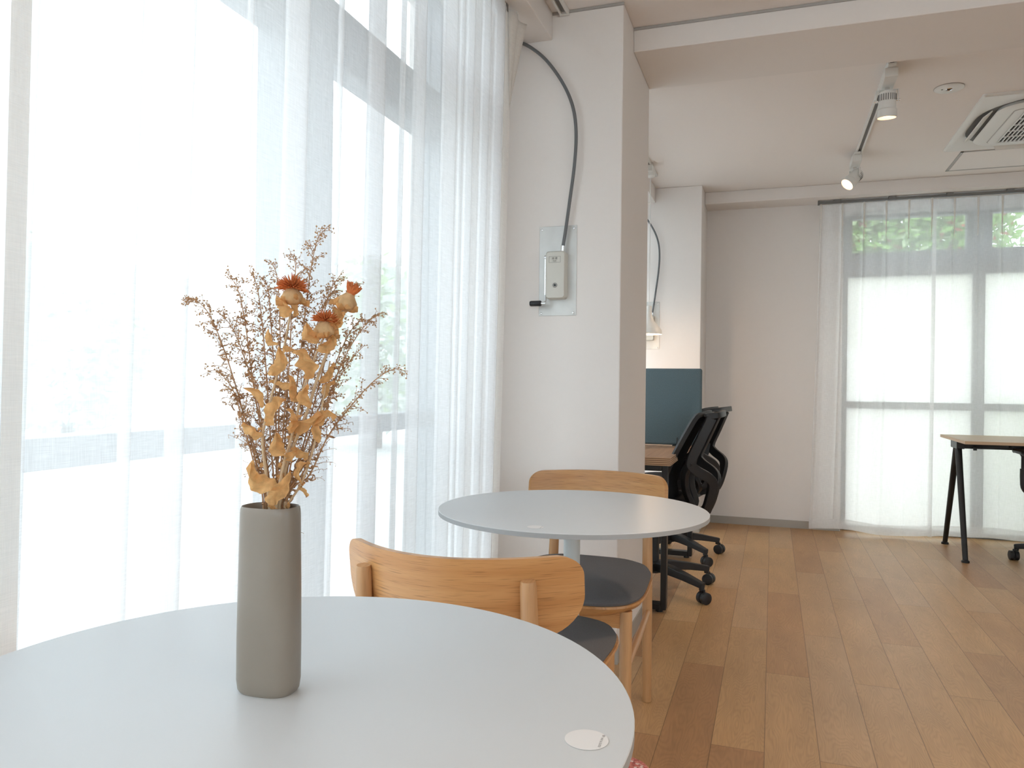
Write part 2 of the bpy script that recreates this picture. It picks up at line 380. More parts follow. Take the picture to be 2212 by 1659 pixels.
# ------------------------------------------------------------------ room shell
XW = -1.10; H = 2.42; XR = 4.6; YB = -2.9; YF = 5.905
PX, PY0, PY1 = -.53, 2.77, 3.385         # near pillar: its room side and its two faces
bm = box(-1.22, XR + .15, YB - .15, 6.08, -.12, 0); struct('floor', bm, 'floor')
struct('ceiling', box(-1.22, XR + .15, YB - .15, 6.08, H, H + .15), 'ceil')
bm = box(XR, XR + .15, YB - .15, 6.08, 0, .75); bx(bm, XR, XR + .15, YB - .15, 6.08, 2.3, H); bx(bm, XR, XR + .15, YB - .15, -2.0, .75, 2.3); bx(bm, XR, XR + .15, 1.2, 6.08, .75, 2.3); struct('wall_right', bm, 'wall')
bm = box(-1.22, XR, YB - .15, YB, 0, .95); bx(bm, -1.22, XR, YB - .15, YB, 2.3, H); bx(bm, -1.22, -.5, YB - .15, YB, .95, 2.3); bx(bm, 3.8, XR, YB - .15, YB, .95, 2.3); struct('wall_front', bm, 'wall')
bm = bmesh.new(); bx(bm, -.48, .465, YF, 6.08, 0, H); bx(bm, .465, 2.30, YF, 6.08, 2.285, H); bx(bm, 2.30, XR, YF, 6.08, 0, H); bx(bm, -1.22, -.48, YF, 6.08, 0, H)
struct('wall_back', bm, 'wall')
struct('wall_pillar_near', box(-1.19, PX, PY0, PY1, 0, H), 'wall', bevel=.004)
struct('wall_pillar_far', box(-1.19, -.479, 5.458, YF, 0, H), 'wall', bevel=.004)
bm = bmesh.new(); bx(bm, -1.19, -1.07, 2.36, PY0, 0, 2.32); struct('wall_left', bm, ['wall'])
struct('trim_1', box(PX, XR, 2.985, PY1, 2.327, H), 'wall', bevel=.003)                 # cross beam
bm = bmesh.new(); bx(bm, -1.19, -.80, YB, PY0, 2.318, H); struct('trim_2', bm, 'wall', bevel=.003)   # soffit above the big window
struct('trim_3', box(-1.19, -.80, PY1, 5.458, 2.318, H), 'wall', bevel=.003)
struct('trim_4', box(-.479, XR, 5.675, YF, 2.335, H), 'wall', bevel=.004)                # beam along the back wall
struct('trim_5', box(-.80, PX + .002, PY0 - .006, PY0, H - .010, H - .001), 'trimgrey')
struct('trim_6', box(PX, XR, 2.979, 2.985, H - .010, H - .001), 'trimgrey')
struct('baseboard_back', box(-.479, .46, YF - .008, YF, 0, .055), 'base')
bm = bmesh.new(); bx(bm, -1.05, PX + .006, PY0 - .006, PY0, 0, .058); bx(bm, PX, PX + .006, PY0, PY1, 0, .058)
struct('baseboard_pillar_near', bm, 'base')
bm = bmesh.new(); bx(bm, -1.05, -.473, 5.452, 5.458, 0, .055); bx(bm, -.479, -.473, 5.458, YF - .008, 0, .055)
struct('baseboard_pillar_far', bm, 'base')

def window_left(n, y0, y1, mull):
    """floor to ceiling aluminium glazing in the plane X = XW; mull = list of (ya, yb) posts"""
    r = thing('window_%d' % n, '', ''); del r['label']; del r['category']; r['kind'] = 'structure'
    xa, xb = XW - .035, XW + .03
    bm = bmesh.new(); bx(bm, xa, xb, y0, y1, 0, .05); bx(bm, xa, xb, y0, y1, 2.28, 2.318); obj('window_frame', bm, 'wmetal', r, bevel=.002)
    for a, b in mull: obj('window_post', box(xa - .004, xb + .006, a, b, .045, 2.285), 'wmetal', r, bevel=.002)
    ys = [y0] + [v for ab in mull for v in ab] + [y1]
    for a, b in zip(ys[0::2], ys[1::2]):
        if b - a < .05: continue
        obj('transom', box(xa, xb + .003, a, b, 1.836, 1.993), 'wmetal', r, bevel=.002)
        obj('rail', box(xa, xb + .001, a, b, .877, .928), 'wmetal', r, bevel=.002)
        for z0, z1 in ((.05, .877), (.928, 1.836), (1.993, 2.28)):
            obj('glass', box(XW - .006, XW, a, b, z0, z1), 'glass', r)
    return r
window_left(1, YB, 2.36, [(-2.9, -2.84), (-.83, -.62), (1.482, 1.689), (2.345, 2.36)])
window_left(2, PY1, 5.458, [(PY1, PY1 + .05), (4.30, 4.50), (5.41, 5.458)])
# tiled outer return seen through the big window
struct('wall_outside_return', box(-1.203, -1.128, 2.42, 2.50, -.1, 2.6), 'tile')
struct('trim_7', box(-1.212, -1.203, 2.418, 2.50, -.1, 2.6), 'wmetal')

# back window (transom lights over sliding panels)
r = thing('window_3', '', ''); del r['label']; del r['category']; r['kind'] = 'structure'
y0, y1 = 5.97, 6.04
bm = bmesh.new()
bx(bm, .465, .503, y0, y1, 0, 2.285); bx(bm, 2.26, 2.30, y0, y1, 0, 2.285); bx(bm, .503, 2.26, y0, y1, 2.228, 2.285); bx(bm, .503, 2.26, y0, y1, 0, .032)
obj('window_frame', bm, 'wmetal', r, bevel=.002)
obj('transom', box(.503, 2.26, y0 - .002, y1, 1.815, 1.985), 'wmetal', r, bevel=.002)
obj('window_post', box(1.253, 1.405, y0 + .001, y1, 1.985, 2.228), 'wmetal', r, bevel=.002)
obj('window_post', box(1.297, 1.366, y0 - .004, y1, .032, 1.815), 'wmetal', r, bevel=.002)
obj('rail', box(.503, 1.297, y0 + .005, y1, .874, .922), 'wmetal', r, bevel=.002)
obj('rail', box(1.366, 2.26, y0 + .015, y1, .874, .922), 'wmetal', r, bevel=.002)
obj('handle', box(1.286, 1.30, y0 - .02, y0, .76, .86), 'wmetal', r, bevel=.003)
bm = bmesh.new(); bx(bm, .503, .53, y0 + .003, y1, 1.985, 2.228); obj('window_frame', bm, 'wmetal', r)
for a, b, z0, z1, m in ((.53, 1.253, 1.985, 2.228, 'glass'), (1.405, 2.26, 1.985, 2.228, 'glass'), (.503, 1.297, .922, 1.815, 'frost'), (.503, 1.297, .032, .874, 'frost'), (1.366, 2.26, .922, 1.815, 'frost'), (1.366, 2.26, .032, .874, 'frost')):
    obj('frosted_glass' if m == 'frost' else 'glass', box(a, b, 6.005, 6.011, z0, z1), m, r)

# added windows behind and beside the camera, unseen, to let in fill light
for n, al, (a, b), z0, at in ((4, 'y', (-2.0, 1.2), .75, XR + .07), (5, 'x', (-.5, 3.8), .95, YB - .08)):
    r = thing('window_%d' % n, '', ''); del r['label']; del r['category']; r['kind'] = 'structure'
    bm = bmesh.new(); gl = bmesh.new(); k = 4; w = (b - a) / k
    def bb(q, u0, u1, d0, d1, za, zb):
        bx(q, *((at + d0, at + d1, u0, u1) if al == 'y' else (u0, u1, at + d0, at + d1)), za, zb)
    bb(bm, a, b, -.03, .03, z0, z0 + .05); bb(bm, a, b, -.03, .03, 2.25, 2.3)
    for i in range(k + 1): bb(bm, a + w * i - (.05 if i == k else 0), a + w * i + (0 if i == k else .05), -.028, .028, z0 + .05, 2.25)
    bb(gl, a, b, -.003, .003, z0 + .05, 2.25)
    obj('window_frame', bm, 'wmetal', r); obj('glass', gl, 'glass', r)

# ------------------------------------------------------------------ curtains
def curtain(name, path, z0, z1, base_n, label, lean=None, group=None, heading=.09, axis='y', rows=14, mat_='voile', hem=0.0):
    """path: list of (s, depth) in plan; swept from z1 to z0; lean(s) shifts the bottom along s"""
    bm = bmesh.new(); cols = []
    for s, d in path:
        col = []
        for j in range(rows + 1):
            t = j / rows; z = z1 + (z0 - z1) * t
            sh = (lean(s) if lean else 0) * (z1 - z)
            ss = s + sh; dd = d * (1 + .25 * t) + base_n
            col.append(bm.verts.new((dd, ss, z) if axis == 'y' else (ss, dd, z)))
        cols.append(col)
    for a, b in zip(cols, cols[1:]):
        for j in range(rows): bm.faces.new((a[j], b[j], b[j + 1], a[j + 1]))
    me = bpy.data.meshes.new(name); bm.to_mesh(me); bm.free(); me.materials.append(MT[mat_])
    me.polygons.foreach_set('use_smooth', [True] * len(me.polygons))
    o = bpy.data.objects.new(name, me); C.objects.link(o)
    if label: tag(o, label, 'curtain', group)
    return o
def folded_path(folds, s0, s1, amp=.0028, step=.012):
    """plain sheet with soft waves; each (a, b) doubles the cloth back over the stretch a..b"""
    out = []; s = s0; k = 0
    base = lambda q: amp * sin(q * 17) + amp * .5 * sin(q * 43 + 1)
    folds = sorted(folds); ev = list(folds)
    while s < s1:
        if ev and s >= ev[0][0]:
            a, b = ev.pop(0); w = b - a
            n = max(3, int(w / .008))
            for i in range(n + 1): out.append((a + w * i / n, base(a) + .003 + .001 * sin(pi * i / n)))
            out.append((b + .0015, base(a) + .000))
            for i in range(1, n): out.append((b - w * i / n, base(a) - .001))
            out.append((a - .0015, base(a) - .003))
            for i in range(1, n + 1): out.append((a + w * i / n, base(a) - .005 + (base(b) - base(a)) * i / n))
            s = b + step
        else:
            out.append((s, base(s))); s += step
    out.append((s1, base(s1))); return out
FL = [(-2.3, -2.24), (-1.9, -1.83), (-1.5, -1.45), (-1.1, -1.05), (-.75, -.7), (-.35, -.28), (.05, .1), (.37, .43),
      (.656, .700), (.700, .727), (.868, .884), (.962, .995), (1.121, 1.131), (1.226, 1.294), (1.414, 1.426), (1.530, 1.601),
      (1.694, 1.709), (1.762, 1.822), (1.925, 2.013), (2.049, 2.073), (2.109, 2.164), (2.222, 2.284), (2.326, 2.40)]
lw = lambda s: -.026 if s < 2.0 else -.026 - .02 * min(1, (s - 2.0) / .4)
XC = -.865
curtain('sheer_curtain', folded_path(FL, YB + .05, 2.435), .02, 2.302, XC, 'long white sheer curtain over the big window beside the round tables', lean=lw)
cur = C.objects['sheer_curtain']
bm = bmesh.new(); cs = []
for i in range(9):
    u = i / 8; col = []
    for j in range(25):
        t = j / 24; col.append(bm.verts.new((XC - .006 * sin(pi * u) - .004 * u, 2.43 + .075 * u - (.046 + .0) * (2.302 - .02) * t * (1 if t < 1 else 1), 2.302 - 2.282 * t)))
    cs.append(col)
for a_, b_ in zip(cs, cs[1:]):
    for j in range(24): bm.faces.new((a_[j], b_[j], b_[j + 1], a_[j + 1]))
obj('side_hem', bm, 'hem', cur, smooth=True)  # curtain end that is not backlit, its shade put into opaque cream cloth
# doubled side hem where the two drops of cloth meet
bm = bmesh.new(); cs = []
for i in range(4):
    y = .674 + .0085 * i; cs.append([bm.verts.new((XC + .008 + .0015 * (i % 2), y - .026 * .55 * 2.28 * j / 24, 2.302 - 2.282 * j / 24)) for j in range(25)])
for a_, b_ in zip(cs, cs[1:]):
    for j in range(24): bm.faces.new((a_[j], b_[j], b_[j + 1], a_[j + 1]))
obj('side_hem', bm, 'hem', cur, smooth=True)
# the stiff heading turned out into the room at the end of the rail
bm = bmesh.new(); cs = []
for i in range(9):
    u = i / 8; col = []
    for j in range(13):
        t = j / 12; k = (1 - t) ** 1.1
        col.append(bm.verts.new((-.868 + (.030 * u + .012 * sin(pi * u * 2)) * k, 2.462 + .112 * u * k + .02 * t, 2.302 - .008 * u * k - .34 * t)))
    cs.append(col)
for a_, b_ in zip(cs, cs[1:]):
    for j in range(12): bm.faces.new((a_[j], b_[j], b_[j + 1], a_[j + 1]))
obj('turned_heading', bm, 'hem', cur, smooth=True, solid=.0015)
obj('heading_tape', box(XC - .010, XC - .008, .0, 2.43, 2.235, 2.300), 'voile', cur)
r = thing('curtain_rail', 'grey curtain rail under the soffit carrying the long sheer curtain', 'curtain rail', (-.885, 0, 2.296))
obj('rail', box(-.012, .012, -2.8, 2.45, .0, .020), 'whplas', r); obj('end_cap', box(-.015, .015, 2.45, 2.465, -.003, .021), 'greyslot', r)
for i in range(7): obj('bracket', box(-.02, .02, -1.2 + i * .6, -1.17 + i * .6, .018, .023), 'whplas', r)
FL2 = [(3.5 + i * .23, 3.56 + i * .23) for i in range(8)]
curtain('sheer_curtain', folded_path(FL2, 3.42, 5.36), .02, 2.30, -.93, 'white sheer curtain at the window behind the near pillar', lean=lambda s: 0)

# back curtains: pinch pleats at the rail, flaring out below
def back_curtain(x0, x1, yb, pleats, bl, br, label, hem_r=True, z1=2.30, z0=.025):
    r = thing('sheer_curtain', label, 'curtain', (x0, yb, z0), 0)
    bm = bmesh.new(); rows = 18; n = int((x1 - x0) / .008); cols = []
    for i in range(n + 1):
        u = i / n; x = x0 + (x1 - x0) * u; col = []
        pl = min(abs(x - p) for p in pleats)
        for j in range(rows + 1):
            t = j / rows; z = z1 + (z0 - z1) * t
            xx = x + (bl * (1 - u) + br * u) * t ** 1.3
            ph = (x - pleats[0]) / .137 * 2 * pi
            y = -.010 * math.exp(-(pl / .007) ** 2) * (1 - .55 * t) + .012 * t * cos(ph / 2 + .4) + .006 * cos(ph) * (1 - t)
            if x - x0 < .05: y += -.01 * (1 - (x - x0) / .05)
            zz = z + (.012 * sin(u * 7) * t ** 3)
            col.append(bm.verts.new((xx - x0, y, zz - z0)))
        cols.append(col)
    for a, b in zip(cols, cols[1:]):
        for j in range(rows): bm.faces.new((a[j], b[j], b[j + 1], a[j + 1]))
    obj('cloth', bm, 'voile', r, smooth=True)
    # heading band
    bm = bmesh.new(); cs = []
    for i in range(n + 1):
        x = x0 + (x1 - x0) * i / n; pl = min(abs(x - p) for p in pleats); y = -.012 * math.exp(-(pl / .007) ** 2) - .0035 + .006 * cos((x - pleats[0]) / .137 * 2 * pi)
        cs.append([bm.verts.new((x - x0, y, z1 - z0)), bm.verts.new((x - x0, y, z1 - z0 - .088))])
    for a, b in zip(cs, cs[1:]): bm.faces.new((a[0], b[0], b[1], a[1]))
    obj('heading_band', bm, 'voile', r, smooth=True)
    for p in pleats:
        if x0 <= p <= x1:
            pr = [(p - x0, -.022, z1 - z0 - .0), (p - x0, -.024, z1 - z0 - .07), (p - x0 + (bl * (1 - (p - x0) / (x1 - x0)) + br * (p - x0) / (x1 - x0)) * .05, -.014, z1 - z0 - .26)]
            obj('pleat', tb(pr, [.0065, .006, .0015], seg=6), 'hem', r, smooth=True)
    if hem_r:
        bm = bmesh.new(); cs = []
        for j in range(rows + 1):
            t = j / rows; z = z1 + (z0 - z1) * t; xx = x1 - x0 + br * t ** 1.3
            cs.append([bm.verts.new((xx - .024, -.005, z - z0)), bm.verts.new((xx, -.005 - .012 * t, z - z0))])
        for a, b in zip(cs, cs[1:]): bm.faces.new((a[0], b[0], b[1], a[1]))
        obj('side_hem', bm, 'voile', r, smooth=True)
    bm = bmesh.new(); cs = []
    for i in range(n + 1):
        u = i / n; xx = (x1 - x0) * u + (bl * (1 - u) + br * u); cs.append([bm.verts.new((xx, -.006 + .012 * cos(((x0 + (x1 - x0) * u) - pleats[0]) / .137 * pi + .4), .012 * sin(u * 7))), bm.verts.new((xx, -.006 + .012 * cos(((x0 + (x1 - x0) * u) - pleats[0]) / .137 * pi + .4), .07 + .012 * sin(u * 7)))])
    for a, b in zip(cs, cs[1:]): bm.faces.new((a[0], b[0], b[1], a[1]))
    obj('bottom_hem', bm, 'voile', r, smooth=True)
    return r
PLT = [.307 + i * .1385 for i in range(18)]
back_curtain(.302, 1.03, 5.775, PLT, -.05, -.01, 'white pleated sheer curtain in the back corner, left panel with the loose side hem')
back_curtain(1.015, 2.45, 5.80, PLT, 0, 0, 'white pleated sheer curtain behind the pale desk, right panel at the back window', hem_r=False)
r = thing('curtain_rail', 'dark grey curtain rail above the pleated back window curtains', 'curtain rail', (.30, 5.79, 2.31))
obj('rail', box(0, 2.2, -.012, .012, 0, .018), 'greyslot', r); obj('end_cap', box(-.012, 0, -.016, .016, -.004, .022), 'greyslot', r)
for i in range(5): obj('bracket', box(.09 + i * .35, .13 + i * .35, -.02, .02, .004, .025), 'greyslot', r)

# ------------------------------------------------------------------ round cafe tables
def round_table(c, R, label):
    t = thing('round_table', label, 'table', (c[0], c[1], 0), 0, 'round grey cafe tables')
    bm = lt([(R - .004, .7085), (R, .7095), (R, .7192), (R - .0008, .72)], 128); bm.normal_update()
    for f in bm.faces: f.material_index = 0 if f.normal.z > .3 else 1
    obj('tabletop', bm, ['laminate', 'ltedge'], t, smooth=True)
    obj('pedestal', lt([(.020, .012), (.020, .69)], 32), 'steel_wh', t, smooth=True)
    obj('top_plate', lt([(.09, .692), (.09, .7085)], 32), 'steel_wh', t, smooth=True)
    obj('base_plate', lt([(.20, 0), (.20, .008), (.19, .011), (.03, .013)], 64), 'steel_wh', t, smooth=True)
    return t
T1 = (-.447, .62); T2 = (-.457, 1.803)
round_table(T1, .3395, 'pale grey round table in the foreground, holding the taupe vase')
round_table(T2, .324, 'pale grey round table between the two oak chairs, nothing on it but a small sticker')
def sticker(x, y, rot, r, label, text=True):
    s = thing('round_sticker', label, 'sticker', (x, y, .7203), rot, 'white round table stickers')
    obj('paper', lt([(r, 0), (r, .0003)], 48), 'paper', s)
    if text:
        words('WiFi & GUIDE', .0030, 'ink', s, (.0125, .0065, .00035), (0, 0, RD(-92)), 'LEFT')
        bm = bmesh.new()
        for rr in (.0010, .0019, .0028):
            pts = [(.0113 + rr * cos(a), .0098 + rr * sin(a), .00035) for a in [RD(-45 + 15 * k) for k in range(7)]]
            vs = [bm.verts.new(p) for p in pts]; ws = [bm.verts.new((p[0] + .0004 * cos(RD(-45 + 15 * i)), p[1] + .0004 * sin(RD(-45 + 15 * i)), p[2])) for i, p in enumerate(pts)]
            for i in range(6): bm.faces.new((vs[i], vs[i + 1], ws[i + 1], ws[i]))
        obj('wireless_symbol', bm, 'ink', s)
    return s
sticker(-.1455, .6322, RD(5), .0185, 'white round sticker near the right edge of the foreground table')
sticker(-.468, 1.535, RD(5), .0175, 'white round sticker near the front edge of the farther round table')

# ------------------------------------------------------------------ oak cafe chairs
def rounded_panel(w, z0, z1, rt, rb, thick, yfun, zn=9):
    """curved plywood back: columns across w, height from rounded outline, depth from yfun(x, z)"""
    xs = []
    n = 40
    for i in range(n + 1): xs.append(-w / 2 * cos(pi * i / n))
    def top(x):
        d = w / 2 - abs(x)
        return z1 if d >= rt else z1 - rt + sqrt(max(0, rt * rt - (rt - d) ** 2))
    def bot(x):
        d = w / 2 - abs(x)
        return z0 if d >= rb else z0 + rb * 1.0 - sqrt(max(0, rb * rb - (rb - d) ** 2)) * 1.0
    bm = bmesh.new(); F = []; B = []
    for x in xs:
        a, b = bot(x), top(x); f = []; k = []
        for j in range(zn + 1):
            z = a + (b - a) * j / zn; y = yfun(x, z)
            nx = (yfun(x + .001, z) - yfun(x - .001, z)) / .002; nn = Vector((-nx, 1, 0)).normalized() * thick / 2
            f.append(bm.verts.new((x + nn.x, y + nn.y, z))); k.append(bm.verts.new((x - nn.x, y - nn.y, z)))
        F.append(f); B.append(k)
    m = len(xs)
    for i in range(m - 1):
        for j in range(zn):
            bm.faces.new((F[i][j], F[i + 1][j], F[i + 1][j + 1], F[i][j + 1])); bm.faces.new((B[i][j], B[i][j + 1], B[i + 1][j + 1], B[i + 1][j]))
        bm.faces.new((F[i][zn], F[i + 1][zn], B[i + 1][zn], B[i][zn])); bm.faces.new((F[i][0], B[i][0], B[i + 1][0], F[i + 1][0]))
    for j in range(zn):
        bm.faces.new((F[0][j], F[0][j + 1], B[0][j + 1], B[0][j])); bm.faces.new((F[-1][j], B[-1][j], B[-1][j + 1], F[-1][j + 1]))
    return bm
def seat_outline(k=1.0, n=64, inset=0.0):
    """rounded seat plan, sitter facing +y; widest two thirds forward"""
    pts = []
    for i in range(n):
        a = 2 * pi * i / n; ca, sa = cos(a), sin(a); e = 2 / 3.6
        x = abs(ca) ** e * (1 if ca > 0 else -1); y = abs(sa) ** e * (1 if sa > 0 else -1)
        hw = .218 + .014 * y
        pts.append((x * (hw - inset) * k, .285 + y * (.262 - inset) * k))
    return pts
def chair(label, loc, rz):
    t = thing('cafe_chair', label, 'chair', loc, rz, 'oak cafe chairs')
    yf = lambda x, z: -.085 + .118 * (abs(x) / .2275) ** 2.0 - (z - .65) * .16
    obj('backrest', rounded_panel(.455, .585, .728, .038, .072, .013, yf), 'oak', t, smooth=True, bevel=.003, seg=3)
    for s in (-1, 1):
        top = (s * .155, yf(.155, .69) - .021, .692); foot = (s * .168, .0, 0)
        P = [Vector(foot).lerp(Vector(top), q) for q in (0, .004, .6, .985, 1)]
        obj('leg', tb(P, [.013, .0145, .0168, .0142, .0125], seg=24), 'beech', t, smooth=True)
        obj('leg', tb([(s * .185, .478, 0), (s * .185, .478, .003), (s * .183, .474, .25), (s * .182, .472, .425)], [.013, .0145, .0162, .0168], seg=24), 'beech', t, smooth=True)
        obj('stretcher', tb([(s * .167, -.008, .285), (s * .175, .24, .275), (s * .183, .474, .27)], [.0085, .0115, .0085], seg=16), 'beech', t, smooth=True)
    bm = bmesh.new()
    loft(bm, [[(x, y, .405) for x, y in seat_outline(1, 64, .055)], [(x, y, .428) for x, y in seat_outline(1, 64, .010)], [(x, y, .440) for x, y in seat_outline(1, 64, .001)], [(x, y, .446) for x, y in seat_outline(1, 64, .002)]])
    obj('seat_shell', bm, 'oakflat', t, smooth=True)
    bm = bmesh.new(); rings = []
    for ins, z in ((.008, .444), (.006, .452), (.012, .461), (.03, .468), (.07, .4735), (.13, .475), (.19, .4755)):
        rings.append([(x, y, z) for x, y in seat_outline(1, 64, ins)])
    loft(bm, rings); obj('seat_cushion', bm, 'felt', t, smooth=True)
    obj('apron', box(-.168, .168, .462, .480, .378, .425), 'oak', t, bevel=.002)
    obj('apron', box(-.15, .15, -.004, .014, .385, .43), 'oak', t, bevel=.002)
    return t
CH = chair('oak chair seen from behind, back to the foreground table', (-.537, 1.272, 0), 0)
dup(CH, (-.542, 2.479, 0), pi, 'oak chair beside the near pillar, facing the camera across the farther table')

# red terrazzo stool, only one corner in view
t = thing('terrazzo_stool', 'red speckled terrazzo stool tucked under the foreground table, one corner showing', 'stool', (-.332, 1.005, 0))
bm = bmesh.new()
def rr(w, r, z, n=6):
    P = []
    for cx, cy, a0 in ((1, 1, 0), (-1, 1, 90), (-1, -1, 180), (1, -1, 270)):
        for k in range(n + 1):
            a = RD(a0 + 90 * k / n); P.append((cx * (w - r) + r * cos(a), cy * (w - r) + r * sin(a), z))
    return P
loft(bm, [rr(.165, .035, .405), rr(.17, .04, .412), rr(.17, .04, .443), rr(.165, .038, .45)])
obj('seat', bm, 'terrazzo', t, smooth=True)
for sx, sy in ((1, 1), (-1, 1), (-1, -1), (1, -1)): obj('leg', tb([(sx * .13, sy * .13, 0), (sx * .125, sy * .125, .406)], .012, seg=12), 'whplas', t, smooth=True)

# ------------------------------------------------------------------ vase
VC = (-.461, .628)
def vsh(a, r):
    e = 2 / 2.7; ca, sa = cos(a), sin(a)
    x = abs(ca) ** e * (1 if ca >= 0 else -1) * r; y = abs(sa) ** e * (1 if sa >= 0 else -1) * r * .72
    b = RD(-24 + 18.8 + 8); return x * cos(b) - y * sin(b), x * sin(b) + y * cos(b)
bm = lt([(.0270, 0), (.0293, .003), (.0305, .012), (.0306, .05), (.0300, .10), (.0292, .15), (.0288, .172), (.0283, .1765), (.0272, .179), (.0258, .1775), (.0250, .173), (.0250, .10), (.0250, .01)], 72, shape=vsh, caps=(True, True))
v = obj('vase', bm, 'ceramic', smooth=True); v.location = (*VC, .7200)
tag(v, 'tall taupe ceramic vase full of dried flowers on the foreground table', 'vase')

# ------------------------------------------------------------------ dried flowers
VD = Fw.xy.dot(Vector(VC))
def fp(x, y, dz=0.0):
    """a point in the upright plane through the vase, dz metres farther back, as world coordinates"""
    u, w = x - 1106, y - 829.5; uu = u * cos(ROLL) + w * sin(ROLL); vv = -u * sin(ROLL) + w * cos(ROLL); k = VD
    return Vector((0, 0, EYE)) + Fw * (k + dz) + Rt * (uu / FPX * k) - Up * (vv / FPX * k)
def clampin(p):
    c = Vector((VC[0], VC[1], p.z)); d = p - c
    if d.length > .0145: p = c + d * (.0145 / d.length)
    return p
def leafmesh(bm, a, b, w, nrm, curl=.25, wave=.12, n=16, lobes=0, rnd=None):
    """a single curled dry leaf from a to b, w wide"""
    rnd = rnd or random; ln = (b - a).length; d = (b - a).normalized(); side = d.cross(nrm).normalized(); nn = side.cross(d)
    ph = rnd.uniform(0, 6); tw = rnd.uniform(-1.2, 1.2); bend = rnd.choice((-1, 1)) * curl * rnd.uniform(.6, 1.3); rows = []
    for i in range(n + 1):
        t = i / n; prof = (sin(pi * min(1, t ** .75 * .97 + .03)) ** .8) * (1 + .13 * sin(t * 26 + ph) + .09 * sin(t * 61 + ph * 2))
        c = a + d * ln * t + nn * (ln * bend * sin(pi * t)) + side * (ln * .12 * sin(pi * t * 1.4 + ph))
        s2 = side * cos(tw * t) + nn * sin(tw * t); n2 = nn * cos(tw * t) - side * sin(tw * t); row = []
        for q in (-1, -.5, 0, .5, 1):
            row.append(bm.verts.new(c + s2 * (q * w / 2 * prof) + n2 * (w * (.55 * q * q * (.4 + t) + wave * q * sin(t * 12 + ph + q)))))
        rows.append(row)
    for r0, r1 in zip(rows, rows[1:]):
        for k in range(4): bm.faces.new((r0[k], r0[k + 1], r1[k + 1], r1[k]))
PXM = VD / FPX   # metres per photo pixel at the vase
def safflower(label, pts, rad, leaves, head, rnd):
    r = thing('dried_safflower', label, 'dried flower', tuple(fp(*pts[0])) , 0, 'dried safflowers in the vase'); o = Vector(r.location)
    P = [clampin(fp(pts[0][0], 1200, 0)), clampin(fp(pts[0][0], 1110, pts[0][2]))] + [fp(*p) for p in pts]
    P[2] = clampin(P[2])
    o = Vector((VC[0], VC[1], .74)); r.location = o; P[0] = Vector((VC[0] + (P[1].x - VC[0]) * .5, VC[1] + (P[1].y - VC[1]) * .5, .745))
    Q = [q - o for q in cat(P, 6)]; n = len(Q)
    obj('stem', tb(Q, [rad * (1 - .45 * i / (n - 1)) for i in range(n)], seg=8), 'straw', r, smooth=True)
    for a, b, w, dz in leaves:
        bm = bmesh.new(); nrm = (-Fw + Vector((rnd.uniform(-.4, .4), rnd.uniform(-.4, .4), rnd.uniform(-.5, .5)))).normalized()
        leafmesh(bm, fp(*a, dz) - o, fp(*b, dz - .004) - o, w * PXM, nrm, curl=.12, wave=.26, rnd=rnd)
        obj('leaf', bm, 'dryleaf', r, smooth=True, sub=1)
    for k in range(7):
        f = rnd.uniform(.25, .8) * (n - 1); p = Q[int(f)]; w = (Rt * rnd.gauss(0, 1) + Fw * rnd.gauss(0, .7) + Up * rnd.uniform(-.6, 1)).normalized() * rnd.uniform(9, 20) * PXM
        bm = bmesh.new(); leafmesh(bm, p, p + w, rnd.uniform(7, 13) * PXM, Vector((rnd.gauss(0, 1), rnd.gauss(0, 1), rnd.gauss(0, 1))).normalized(), curl=.35, wave=.3, n=8, rnd=rnd)
        obj('curled_leaf', bm, 'dryleaf', r, smooth=True)
    if head:
        (bx_, by_), (tx, ty), size, dz, tuft = head
        base = fp(bx_, by_, dz) - o; tip = fp(tx, ty, dz) - o; d = (tip - base).normalized()
        s1 = d.cross(Fw).normalized(); s2 = d.cross(s1); bm = bmesh.new(); rings = []
        R0 = size * PXM
        for q, rr_ in ((0, .22), (.08, .62), (.22, .92), (.42, 1.0), (.62, .86), (.80, .60), (.95, .40), (1.0, .30)):
            ring = []
            for k in range(20):
                a = 2 * pi * k / 20; w = 1 + .09 * sin(5 * a + q * 5) + rnd.uniform(-.04, .04)
                ring.append(base + d * (q * R0 * 1.75) + (s1 * cos(a) + s2 * sin(a)) * (R0 * rr_ * w))
            rings.append(ring)
        loft(bm, rings); cup = obj('bract_cup', bm, 'bract', r, smooth=True)
        bm = bmesh.new()
        for k in range(9):
            a = 2 * pi * k / 9 + rnd.uniform(-.2, .2); dirn = (s1 * cos(a) + s2 * sin(a))
            leafmesh(bm, base + dirn * R0 * .3 + d * R0 * .1, base + dirn * R0 * rnd.uniform(1.25, 1.6) + d * R0 * rnd.uniform(-.25, .5), R0 * .7, d, curl=.12, wave=.2, n=6, rnd=rnd)
        obj('bract_leaf', bm, 'dryleaf', cup, smooth=True)
        bm = bmesh.new(); top = base + d * (R0 * 1.6); nf = 150
        for k in range(nf):
            a = 2 * pi * k * .618; sp = sqrt(k / nf) * tuft[1]
            dirn = (d * cos(sp) + (s1 * cos(a) + s2 * sin(a)) * sin(sp)).normalized(); ln = R0 * tuft[0] * rnd.uniform(.7, 1.1)
            st = top + (s1 * cos(a) + s2 * sin(a)) * R0 * .26 * sp / max(.1, tuft[1])
            tube(bm, [st, st + dirn * ln * .6, st + dirn * ln + Vector((0, 0, -.0006))], [.0006, .00085, .0003], seg=4)
        obj('petal_tuft', bm, 'petal', cup, smooth=True)
    return r
rn = random.Random(3)
